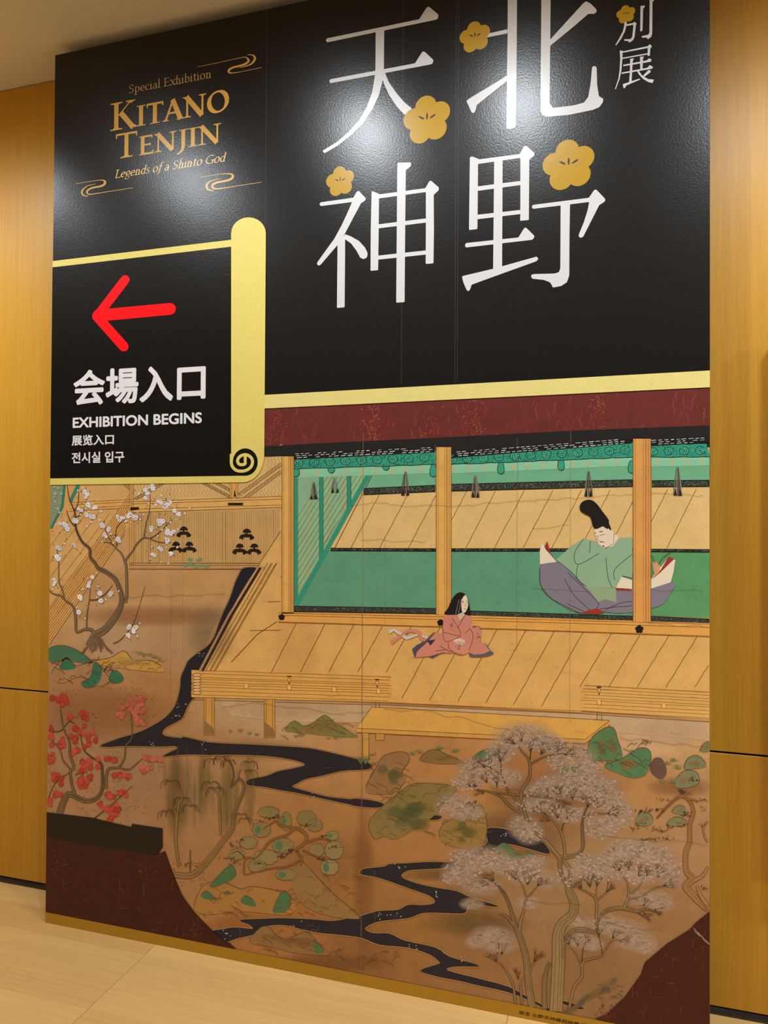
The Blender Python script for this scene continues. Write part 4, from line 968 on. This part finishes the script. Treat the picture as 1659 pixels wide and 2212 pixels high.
# low pine
tree('painted_pine_tree', [
 (C4([(470,1560),(480,1450),(560,1440),(650,1330),(760,1290),(830,1240),(900,1290),(880,1350),(830,1390),(870,1450),(860,1500)]), [2.5,3,2.4,4,4,5,6,5,4,3.5,3]), (C4([(830,1240),(720,1220),(690,1190),(600,1250)]), [4,3.5,3,1.4]), (C4([(900,1340),(1000,1310),(1080,1340)]), [3.5,3,1.2]),
 (C4([(870,1450),(780,1500),(640,1520),(480,1560)]), [3,2.6,2.2,1.4]), (C4([(870,1390),(960,1430),(1060,1480)]), [3,2.4,1.2]), (C4([(480,1450),(430,1400),(380,1420)]), [2,1.8,1])], (120, 78, 44), (82, 52, 32))
k = new('painted_pine_needles', 12, I_PAINT)
for (x, y, rx, ry) in [(640,1130,70,36),(590,1250,60,50),(760,1190,36,60),(900,1170,64,50),(960,1220,50,40),(740,1360,70,50),(970,1390,50,44),(1090,1390,60,60),(1080,1290,44,30),(500,1340,60,40),(620,1440,80,50),(420,1420,50,36),(1060,1510,60,50),(560,1500,60,40),(760,1560,70,36)]:
    (a, b), = C4([(x, y)]); P = [(a+rx/3.19*math.cos(t*.35)*(1+.12*(t % 2)), b+ry/3.19*math.sin(t*.35)*(1+.12*(t % 2))) for t in range(18)]
    k.poly(P, jit((118, 100, 62), 5), d=0); k.line(P+[P[0]], 1, (88, 78, 48), d=2)
    if random.random() < .4: k.disc(a-rx/8, b, rx/9, ry/5, (70, 96, 66), d=1, n=9, wob=.3)
k.done()
k = new('painted_needle_strokes', 16, I_FLAT)
for (x, y) in C4([(600,1190),(700,1160),(640,1170),(380,1360),(430,1330),(390,1480),(380,1450),(770,1400),(730,1430),(790,1390),(560,1480),(1020,1290),(1000,1450),(900,1220),(720,1440),(1080,1370)])+T(1100,1680,3.77,[(1060,270),(1130,270),(1190,250),(1050,380),(1010,410),(1180,420),(1230,440),(1280,490),(1100,500),(1180,500),(1400,110),(1440,290),(1440,310),(1300,400),(1400,390),(1600,250),(1600,900),(1500,20),(1560,180),(1270,180),(1420,130),(1600,380)]):
    for i in range(9):
        t = random.uniform(-.5, .5)+random.choice((0, 0, 1.2)); L = random.uniform(3, 7); dx, dy = random.gauss(0, 7), random.gauss(0, 2)
        if x+dx+L < 1530: k.line([(x+dx, y+dy), (x+dx+L*math.cos(t), y+dy-L*math.sin(t))], [1.3, .5], (34, 24, 20))
k.done()
# right pine
C8 = lambda pts: T(1100, 1680, 3.77, pts)
tree('painted_right_pine', [
 (C8([(1610,1080),(1500,960),(1440,880),(1490,820),(1440,750),(1440,600),(1470,520),(1470,380),(1500,280),(1470,190),(1400,150),(1310,210),(1200,330)]), [5,13,14,12,10,10,9,8,7,6,5.5,5,2]),
 (C8([(1500,840),(1580,790),(1618,720)]), [7,6,4]), (C8([(1618,1040),(1560,960),(1530,880)]), [8,7,5]), (C8([(1618,350),(1580,410),(1600,500),(1618,520)]), [2,3,3,2]), (C8([(1400,150),(1480,170),(1540,190)]), [4,3,1.4])], (140, 98, 60), (96, 58, 30))
# cherry trees: trunks, fan-shaped twigs, pale clouds of blossom
tree('painted_cherry_tree', [
 (C8([(380,1900),(400,1500),(400,1280),(440,1180),(510,1120),(530,1020),(490,920),(470,840)]), [27,26,23,21,19,17,15,12]), (C8([(460,860),(420,760),(420,660),(480,640),(560,620),(600,560),(595,420),(600,330),(640,220)]), [9,8,8,7,7,6,5,4,1.6]),
 (C8([(490,840),(500,760),(450,680)]), [7,7,6]), (C8([(420,660),(370,600),(300,520),(180,420)]), [8,7,6,3]), (C8([(455,640),(440,500),(400,400),(340,330),(260,270)]), [4.4,3.6,3,2,.9]), (C8([(430,430),(440,380),(480,320)]), [2,1.6,.8]),
 (C8([(600,330),(680,290),(780,290),(880,300)]), [3.4,3,2,.9]), (C8([(440,1480),(450,1340),(520,1250),(600,1235),(700,1250),(720,1170),(780,1090),(870,1060),(960,1065),(1040,1085),(1130,1070),(1240,1110)]), [7,8,9,8,6,6,7,6,6,5,3,.9]),
 (C8([(705,1180),(710,1000),(640,930),(560,900)]), [4.4,4,2.6,.9]), (C8([(710,1000),(770,950),(830,900)]), [3,2,.8]), (C8([(705,1000),(715,850)]), [2.6,.9]), (C8([(935,1060),(970,960),(960,850),(890,740)]), [5,4,2.6,.9]), (C8([(975,960),(1060,880),(1110,780)]), [2.4,2,.9]),
 (C8([(975,990),(1080,960),(1200,890),(1320,890)]), [2.6,2.2,1.6,.8]), (C8([(1030,1085),(1140,1160)]), [2,.8])], (122, 96, 62), (70, 50, 34))
tree('painted_cherry_tree', [
 (C8([(190,1870),(160,1700),(140,1480),(90,1300),(50,1200),(10,1060),(-30,960),(-110,860),(-190,810)]), [15,13,12,11,8,6,5,3,.9]), (C8([(85,1270),(90,1180),(120,1080),(140,990),(240,870)]), [6,5,4.4,3.6,.9]), (C8([(140,990),(120,900),(60,800)]), [3,2.2,.9]), (C8([(60,1230),(-20,1130),(-80,1110)]), [4.4,3,.9]),
 (C8([(290,1880),(290,1640),(330,1500)]), [10,9,5]), (C8([(170,1560),(220,1480),(280,1440)]), [3,2,.8]), (C8([(50,1830),(30,1680),(-30,1560),(-90,1500)]), [4,3.4,2.4,.9]), (C8([(105,1840),(95,1680),(130,1600)]), [4,3.4,1]),
 (C8([(490,1870),(530,1700),(590,1620),(600,1500),(680,1470),(760,1440),(830,1330),(930,1320)]), [4,4.4,4.4,3.6,3,2.4,1.6,.8]), (C8([(590,1540),(550,1440),(490,1370)]), [2.4,1.8,.8]), (C8([(590,1540),(600,1400),(620,1340)]), [2,1.4,.7]), (C8([(760,1440),(740,1330),(720,1260)]), [1.8,1.4,.8])], (118, 90, 58), (68, 48, 32))
C5 = lambda pts: T(780, 1380, 3.606, pts)
tree('painted_cherry_tree', [
 (C5([(1300,1430),(1270,1330),(1245,1200),(1310,1080),(1310,950),(1250,870),(1200,800)]), [6,6,5,5,4,2.4,.9]), (C5([(1250,1360),(1150,1290),(1080,1220),(960,1180),(880,1180)]), [4.4,4,3,2,.9]), (C5([(1240,1330),(1200,1240),(1140,1170),(1090,1060),(960,980)]), [4,3.6,3,2.4,.9]),
 (C5([(1310,980),(1400,930),(1500,900),(1610,890)]), [3.4,2.6,1.8,.8]), (C5([(1315,940),(1330,830)]), [2,.8]), (C5([(1000,1190),(1240,1215),(1400,1230),(1520,1250),(1640,1290)]), [2,3,3,2.4,2]), (C5([(1090,1060),(1090,930)]), [1.8,.8]), (C5([(1060,1160),(1060,1120)]), [1.6,.7])], (110, 84, 52), (60, 44, 30))
k = new('painted_twig_fans', 14, I_FLAT)
def fan(x, y, ang, spread, n, L, c=(58, 38, 24)):
    for i in range(n):
        t = math.radians(ang+spread*(i/(n-1)-.5)+random.uniform(-4, 4)); l_ = L*random.uniform(.85, 1.4)
        mx, my = x+l_*.55*math.cos(t), y-l_*.55*math.sin(t)
        k.line([(x, y), (mx, my), (x+l_*math.cos(t), y-l_*math.sin(t))], [1.3, .9, .35], c)
        for s_ in (-.4, .4): k.line([(mx, my), (mx+l_*.4*math.cos(t+s_), my-l_*.4*math.sin(t+s_))], [.9, .35], c)
for (p, ang, sp, n_, L) in [(C8([(q[0], q[1])])[0], *q[2:]) for q in ((260,290,130,70,4,26),(395,330,95,60,4,34),(470,330,70,40,3,28),(330,350,150,50,3,24),(640,240,80,70,5,30),(720,240,60,60,4,28),(800,290,15,60,4,28),(520,180,95,50,4,28),(400,150,110,50,3,24),(590,900,130,70,5,24),(660,890,100,60,5,32),(715,880,85,60,4,26),(790,930,50,50,4,26),(900,760,110,60,4,26),(965,760,85,40,4,26),(1050,800,60,50,4,26),(1120,800,80,40,3,24),(1210,810,75,50,4,28),(1250,880,15,40,4,28),(1090,1040,45,50,3,22),(1180,1070,-20,50,3,22),(1090,1100,-30,40,3,20),(490,1360,110,60,4,22),(560,1370,95,40,3,22),(620,1360,70,40,3,22),(840,1310,60,50,4,24),(900,1330,10,50,4,24),(730,1290,90,50,4,20),(230,880,50,60,5,24),(150,870,85,60,5,30),(60,830,120,50,4,26),(200,1500,60,50,4,26),(75,1640,100,30,3,22),(-100,1500,120,60,4,26),(-60,1440,90,60,5,26),(-120,840,130,60,4,26),(-160,870,170,40,3,22))]+\
    [(C5([(q[0], q[1])])[0], *q[2:]) for q in ((1200,820,140,50,4,22),(1250,800,95,40,3,24),(1320,880,85,50,4,28),(1400,900,60,60,5,30),(1520,880,60,50,4,26),(1580,900,15,50,4,24),(970,1000,150,60,5,26),(1010,1000,110,50,4,24),(1085,960,95,60,5,28),(900,1150,150,60,5,24),(980,1120,110,60,4,24),(1060,1140,95,40,4,22),(900,1260,-140,50,3,20),(960,1200,170,40,3,22),(1550,1210,95,50,4,24),(1460,1230,120,40,3,20))]:
    if p[0] < 1500: fan(*p, ang, sp, n_, L)
k.done()
CL = [(1130,1590,50,22),(1180,1605,34,16),(1080,1625,26,20),(1035,1660,40,18),(1010,1690,30,14),(1090,1680,30,16),(985,1740,34,20),(1010,1755,30,12),(1235,1640,44,26),(1270,1665,26,14),(1290,1690,34,12),
 (1180,1710,40,16),(1220,1690,50,16),(1270,1712,40,16),(1310,1725,34,20),(1340,1760,26,22),(1300,1790,30,18),(1160,1740,40,12),(1240,1760,40,14),(1360,1830,40,16),(1400,1845,44,18),(1440,1875,30,16),(1330,1850,34,14),(1300,1880,34,20),(1260,1870,22,24),
 (1450,1900,20,14),(1380,1890,40,16),(1220,1895,16,18),(1010,1850,34,14),(1050,1850,40,16),(1090,1870,44,14),(1130,1885,34,18),(1000,1880,34,16),(985,1895,26,12),(1040,1915,34,14),(1180,1900,16,16),(1150,1860,30,10),(1020,1952,20,9),
 (1310,1995,30,14),(1340,2005,40,14),(1370,2030,34,16),(1395,2045,20,12),(1400,1940,40,12),(1430,1955,24,10),(1250,1990,20,10),(1255,2030,26,12),(1280,2040,20,10),(1060,2020,34,14),(1080,2040,30,14),(1030,2035,20,10),(1130,1785,26,18),(1145,1800,24,16),(1140,1950,20,10)]
k = new('painted_blossom_haze', 12, I_WASH)
for (x, y, rx, ry) in CL: k.haze(x, y, rx*1.6, ry*1.8, (172, 144, 120), .6)
k.done()
k = new('painted_cherry_blossom', 15, I_WASH, kind='stuff')
for (x, y, rx, ry) in CL:
    for i in range(int(rx*ry/10)):
        t, q = random.uniform(0, 6.283), 1.2*math.sqrt(random.random()); a, b = x+rx*q*math.cos(t), y+ry*q*math.sin(t)
        if a > 1526: continue
        c = jit((180, 158, 140), 9) if y < 1900 else jit((158, 132, 112), 8)
        r = random.uniform(2, 4)
        k.disc(a, b, r*.8, r*.68, c, n=6, wob=.5, a=.5)
k.done()
k = new('painted_blossom_outline', 17, I_WASH)
for (x, y, rx, ry) in CL:
    for i in range(int(rx*ry/16)):
        t, q = random.uniform(0, 6.283), math.sqrt(random.random()); a, b = x+rx*q*math.cos(t), y+ry*q*math.sin(t); r = random.uniform(2.5, 4.5)
        if a < 1524: k.line([(a-r, b), (a-r*.3, b-r*.8), (a+r*.6, b-r*.6), (a+r, b+r*.2)], .7, (104, 78, 60), a=.55)
k.done()
# grasses and shrubs
k = new('painted_grass_tufts', 12, I_FLAT)
def tuft(x, y, n, L, c, lo=20, hi=160):
    for i in range(n):
        t = math.radians(random.uniform(lo, hi)); l_ = L*random.uniform(.6, 1)
        k.line([(x, y), (x+l_*.6*math.cos(t), y-l_*.6*math.sin(t)), (x+l_*math.cos(t), y-l_*.75*math.sin(t))], [1.2, 1, .4], jit(c, 8))
for (x, y) in ((310,1418),(322,1416),(334,1422),(344,1424),(300,1414)): tuft(x, y, 8, 12, (122, 106, 66))
for (x, y) in ((500,1582),(520,1580),(540,1586),(555,1588),(640,1592),(650,1590),(710,1596),(725,1596),(736,1594)): tuft(x, y, 9, 9, (92, 112, 78))
for (x, y) in ((400,1225),(412,1222),(424,1228),(436,1224),(410,1212),(430,1212),(446,1226)): tuft(x, y, 14, 12, (102, 138, 100))
for (x, y) in ((790,1650),(780,1650),(1228,1670),(1215,1672),(1240,1670)): tuft(x, y, 16, 26, (78, 96, 58), 50, 130)
for (x, y) in ((890,1630),(905,1626),(950,1618),(985,1624),(1440,1650),(1455,1644),(1462,1660),(1430,1690),(1450,1690)): tuft(x, y, 12, 12, (94, 106, 66), 0, 180)
for i in range(60): tuft(random.uniform(1290, 1345), random.uniform(2120, 2190), 1, 9, (70, 60, 48), -60, 10)
k.done()
k = new('painted_dark_dots', 12, I_FLAT)
for i in range(60): k.disc(random.uniform(375, 455), random.uniform(1860, 1912) if i % 2 else random.uniform(1862, 1872), 1.3, 1, (46, 32, 26), n=5)
for i in range(230): k.disc(random.uniform(112, 1528), random.uniform(1240, 2080), random.uniform(.4, 1), random.uniform(.4, .9), (74, 50, 32), n=5)
k.done()
k = new('painted_bark_bank', 13, I_WASH)
for i in range(20): k.haze(1215+i*6+random.uniform(-4, 4), 2195-i*4+random.uniform(-5, 5), 12, 8, random.choice(((84, 74, 62), (118, 90, 50), (96, 82, 48))), .6, ang=-.6)
k.done()
# cracks and folds of the old paper
k = new('painted_paper_cracks', 17, I_WASH)
for (a, b, y, dy) in ((480, 800, 1528, 10), (830, 1110, 1532, 14), (1340, 1530, 1592, 12), (1060, 1260, 1700, 10), (1290, 1530, 1808, 18), (1140, 1260, 1944, 8), (750, 1530, 1092, 10), (780, 930, 1168, 4), (1150, 1230, 1142, 0), (1380, 1530, 1270, 4), (640, 780, 1850, 8), (270, 500, 1290, 8), (1300, 1440, 1990, 20), (1150, 1300, 1270, 6), (1180, 1530, 1330, 24)):
    x = a; yy = y; pts = []
    while x < b: pts.append((x, yy)); x += random.uniform(6, 14); yy += random.uniform(-3, 3)+dy*10/(b-a)
    k.line(pts, random.uniform(.8, 1.3), (88, 58, 40), a=.5)
for (x, y0, y1, c, w_) in ((785, 935, 2100, (150, 112, 78), 2.2), (783, 1300, 2110, (96, 62, 36), 1.4), (1118, 945, 1400, (128, 96, 66), 1.6), (1233, 930, 1560, (142, 112, 84), 1.8), (832, 1160, 1350, (120, 110, 84), 1.2), (370, 1240, 1500, (116, 78, 46), 1.0), (396, 1240, 1420, (120, 84, 52), .9), (940, 960, 1060, (150, 150, 120), 1), (520, 1920, 2060, (150, 116, 78), .9), (810, 1880, 2000, (140, 106, 72), .9)):
    k.line(wob([(x, y0), (x-(y1-y0)*.004, y1)], .6, 14), w_*.8, c, a=.36)
for i in range(420):
    x, y = random.uniform(112, 1520), random.uniform(1240, 2040); pts = [(x, y)]
    for j in range(random.randint(1, 4)): pts.append((pts[-1][0]+random.uniform(2, 8), pts[-1][1]+random.uniform(-2, 2)))
    k.line(pts, random.uniform(.4, .8), jit((98, 66, 42), 14), a=.4)
k.done()
# ---- the two seated court figures, kept generic
SK, IN = (214, 190, 160), (52, 46, 42)
C3 = lambda pts: T(1140, 1060, 4.1475, pts)
k = new('painted_nobleman', 17, I_FLAT)
PU, GR, CR = (120, 110, 118), (134, 158, 124), (214, 194, 164)
k.poly(C3(smooth([(110,690),(170,640),(300,660),(380,730),(500,850),(640,960),(620,1060),(480,1095),(330,1040),(200,950),(115,830)])), PU)
k.poly(C3(smooth([(620,1060),(640,990),(780,900),(940,880),(1300,820),(1270,930),(1200,1020),(1000,1075),(800,1095)])), PU)
k.poly(C3([(110,660),(108,540),(130,465),(165,530),(262,640),(190,645)]), CR, d=1); k.poly(C3([(150,500),(176,452),(205,560),(262,640)]), (150, 44, 40), d=1)
k.poly(C3([(1095,800),(1265,592),(1322,622),(1306,730),(1280,820),(1095,880)]), CR, d=1); k.poly(C3([(1095,800),(1190,710),(1262,590),(1312,612),(1180,740)]), (150, 44, 40), d=2)
k.poly(C3([(252,620),(400,490),(500,430),(610,455),(700,520),(820,425),(935,415),(940,700),(935,780),(850,760),(790,870),(520,868),(400,730),(300,650)]), GR, d=2)
k.poly(C3([(520,868),(790,872),(795,1000),(690,970),(630,1000),(560,900)]), (136, 152, 112), d=1)
k.poly(C3([(790,870),(840,770),(935,800),(935,880)]), CR, d=3); k.poly(C3([(790,875),(935,888),(935,900),(790,893)]), (150, 44, 40), d=4)
k.poly(C3([(470,1095),(560,1065),(620,1055),(690,1090),(640,1105)]), (150, 44, 40), d=3)
for p in ([(450,660),(440,780),(530,860)], [(700,600),(720,780),(760,870)], [(935,570),(800,680),(770,740),(780,800)], [(500,430),(420,560),(450,660),(640,560)], [(560,450),(555,560)], [(330,790),(420,940),(560,1070)], [(360,730),(480,850),(630,1000),(610,1060)], [(110,690),(120,850),(220,970),(470,1095)], [(690,1070),(820,1010),(935,990)], [(640,1060),(800,1040),(935,1030)], [(350,1010),(500,1080)]):
    k.line(spline(C3(p), [.7, 1.5, .7])[0], 1.1, IN, d=6)
k.poly(C3(smooth([(600,345),(615,430),(640,480),(680,510),(720,500),(770,470),(770,380),(730,320),(680,300)])), SK, d=7)
k.poly(C3([(735,400),(800,390),(815,425),(760,500),(720,505)]), SK, d=6)
k.poly(C3(smooth([(598,340),(560,240),(520,214),(472,180),(470,125),(510,88),(570,84),(620,120),(665,180),(725,262),(715,295),(665,322)])), (26, 23, 21), d=8)
k.poly(C3([(665,315),(725,285),(755,362),(738,345),(742,362),(722,335),(715,345)]), (30, 26, 24), d=8)
for p, w_ in (([(640,370),(672,364)], 1.6), ([(600,380),(612,376)], 1.4), ([(645,400),(690,390)], 1), ([(612,408),(628,406)], .9), ([(632,400),(622,440),(640,446)], .8), ([(648,462),(678,456)], 1.2), ([(640,452),(690,462)], .8), ([(668,495),(686,498)], 2.4), ([(772,380),(770,470),(720,505)], .8)):
    k.line(C3(p), w_, (60, 40, 34), d=9)
k.poly(C3(smooth([(1120,650),(1150,638),(1185,680),(1170,740),(1135,740)])), (196, 140, 96), d=4)
k.line(C3([(1110,580),(1140,650)]), 1, IN, d=5); k.line(C3([(1170,660),(1210,600),(1290,545)]), 1.2, IN, d=5)
k.done()
C6 = lambda pts: T(800, 1250, 5.53, pts)
k = new('painted_court_lady', 18, I_FLAT)
PK = (190, 118, 98)
k.poly(C6(smooth([(1195,600),(1290,565),(1325,620),(1315,760),(1380,780),(1440,860),(1475,890),(1400,925),(1250,935),(1180,900)])), (88, 80, 84))
k.poly(C6([(1195,600),(1290,568),(1325,620),(1315,770),(1365,775),(1430,862),(1340,900),(1240,905),(1180,880)]), PK, d=1)
k.poly(C6([(500,840),(560,790),(660,740),(770,640),(880,670),(930,780),(960,880),(850,890),(745,950),(700,930),(530,940)]), (70, 66, 74), d=0)
k.poly(C6([(540,940),(560,870),(700,740),(780,638),(880,665),(960,800),(980,890),(860,880),(720,925)]), PK, d=1)
k.poly(C6(smooth([(900,430),(1000,425),(1110,430),(1200,440),(1225,560),(1230,680),(1195,850),(1120,905),(1020,895),(930,800),(875,720),(865,580)])), PK, d=2)
k.poly(C6(smooth([(960,760),(1060,740),(1190,790),(1190,860),(1110,908),(1010,880)])), (194, 124, 100), d=3)
k.poly(C6(smooth([(890,425),(930,350),(985,230),(1050,168),(1110,170),(1160,220),(1185,320),(1195,435),(1140,430),(1080,430)])), (24, 21, 20), d=4)
k.poly(C6(smooth([(1092,260),(1135,195),(1165,250),(1168,330),(1130,405),(1095,385)])), SK, d=5)
k.poly(C6([(1040,430),(1100,400),(1135,430),(1070,495)]), (180, 168, 150), d=5)
for p, w_ in (([(1098,275),(1116,268)], 1.8), ([(1150,270),(1164,274)], 1.6), ([(1098,292),(1120,290)], .9), ([(1146,294),(1162,296)], .9), ([(1132,300),(1140,338)], .7), ([(1120,360),(1140,362)], 1.1)): k.line(C6(p), w_, (56, 36, 32), d=6)
for p in ([(1060,250),(1020,430)], [(1090,240),(1050,430)]): k.line(C6(p), .9, (150, 130, 110), d=6)
for p in ([(980,470),(1080,670),(880,640)], [(1135,430),(1060,560),(1050,600)], [(1130,650),(1200,590)], [(865,580),(880,720),(930,750),(1080,690)], [(930,760),(960,860),(1100,908)], [(830,800),(930,860),(960,885)], [(1195,600),(1230,690),(1180,860)], [(770,640),(690,700)], [(780,860),(900,850)]): k.line(spline(C6(p), [.6, 1.3, .6])[0], 1, (92, 44, 46), d=7)
k.poly(C6(smooth([(990,735),(1060,712),(1130,735),(1120,775),(1080,790),(1020,760)])), (200, 176, 148), d=8)
for i in range(4): k.line(C6([(1040+i*22, 745+i*4), (1075+i*16, 780)]), .7, (92, 66, 56), d=9)
for (x, y) in ((975,560),(1060,820),(1290,690)):
    for i in range(14): (a, b), = C6([(x+random.gauss(0, 16), y+random.gauss(0, 18))]); k.disc(a, b, 1.2, .9, (88, 70, 96), d=9, n=5)
k.poly(C6([(215,610),(275,592),(300,598),(445,690),(560,655),(690,690),(680,720),(570,680),(435,730),(370,690),(280,625),(230,660)]), (190, 176, 160), d=3)
k.poly(C6([(245,735),(330,690),(430,615),(520,603),(600,625),(640,740),(610,745),(560,660),(500,635),(430,650),(255,790)]), PK, d=4)
k.poly(C6([(680,740),(780,725),(720,800)]), (52, 44, 46), d=5)
k.done()
# ---- dark corners
g = new('painted_black_bar', 20, I_LAQ); g.poly([(95, 1753), (200, 1766), (284, 1786), (286, 1779), (352, 1789), (352, 1830), (340, 1848), (180, 1822), (95, 1808)], (20, 17, 12)); g.done()
g = new('painted_red_corner', 19, I_LAQ)
def bottomy(x): return 1969.3+(x-97.6)*.1943
P = [(99.2, 1806), (180, 1820), (340, 1845), (357, 1838), (372, 1880), (395, 1935), (425, 1975), (465, 2015), (500, 2040), (512, bottomy(512))]
g.poly(P+[(x, bottomy(x)) for x in (400, 300, 200, 99)], (48, 15, 11)); g.done()
e = new('corner_edge_line', 20, I_FLAT); e.line(spline(P[3:9], 1.4)[0], 1.4, (30, 14, 10)); e.done()
g = new('painted_red_corner', 19, I_LAQ)
g.poly([(1532.6, 1968), (1505, 1990), (1488, 2008), (1440, 2038), (1393, 2078), (1384, 2104), (1350, 2152), (1310, 2190), (1284, bottomy(1284)), (1532.6, bottomy(1532.6))], (53, 16, 12)); g.done()
k = new('corner_crackle', 21, I_FLAT)
for i in range(150):
    if i < 100: x, y = random.uniform(104, 480), random.uniform(1830, 2030); reg = P+[(x_, bottomy(x_)) for x_ in (400, 300, 200, 99)]
    else: x, y = random.uniform(1330, 1528), random.uniform(2010, 2200); reg = [(1530, 1975), (1440, 2045), (1396, 2080), (1388, 2104), (1312, 2192), (1530, 2240)]
    pts = [(x, y)]; v = random.random() < .5
    for j in range(random.randint(2, 5)): pts.append((pts[-1][0]+random.uniform(-2, 2)+(0 if v else random.uniform(2, 7)), pts[-1][1]+random.uniform(-2, 2)+(random.uniform(2, 7) if v else 0)))
    if all(inside(q, reg) for q in pts): k.line(pts, random.uniform(.3, .8), jit((106, 48, 30), 18))
for (cx_, cy_) in ((126, 1868), (312, 1880), (420, 2010), (1290, 2196), (1310, 2198)):
    for i in range(50):
        x, y = random.gauss(cx_, 9), random.gauss(cy_, 12)
        if x > 103 and y < bottomy(x)-2: k.disc(x, y, random.uniform(.4, 1.4), random.uniform(.4, 1.2), jit((110, 46, 26), 14), n=5)
for i in range(40): x = random.uniform(1496, 1530); k.line([(x, 2004+(x-1496)*.9+random.uniform(-4, 6)), (x+4, 2010+(x-1496)*.9)], .8, (136, 104, 96))
k.done()

# ------------------------------------------------------------------ unseen floor-standing board, a stand-in added to cast the shadow on the wall

nb = bpy.data.objects.new('shadow_caster', None); COL.objects.link(nb); nb.location = (2.44, .05, 0)
nb['label'] = 'unseen wooden board on two posts, added right of the sign to shadow the wall'; nb['category'] = 'shadow caster'
M_NB = wood('shadow_caster_wood', (.40, .22, .06), .12, 2); M_FELT = plain('shadow_caster_felt', (.20, .19, .17), .9, .1, nz=.1)
link('frame_board', box_mesh('frame_board', 0, 1.1, 0, .03, .63, 2.07, .003), M_NB, nb)
link('front_inset', box_mesh('front_inset', .04, 1.06, -.003, .001, .67, 2.03), M_FELT, nb)
for x in (.12, .94):
    link('leg', box_mesh('leg', x, x+.04, .03, .06, 0, 1.9, .002), M_NB, nb)
    link('foot', box_mesh('foot', x-.01, x+.05, -.2, .11, 0, .02, .002), M_NB, nb)
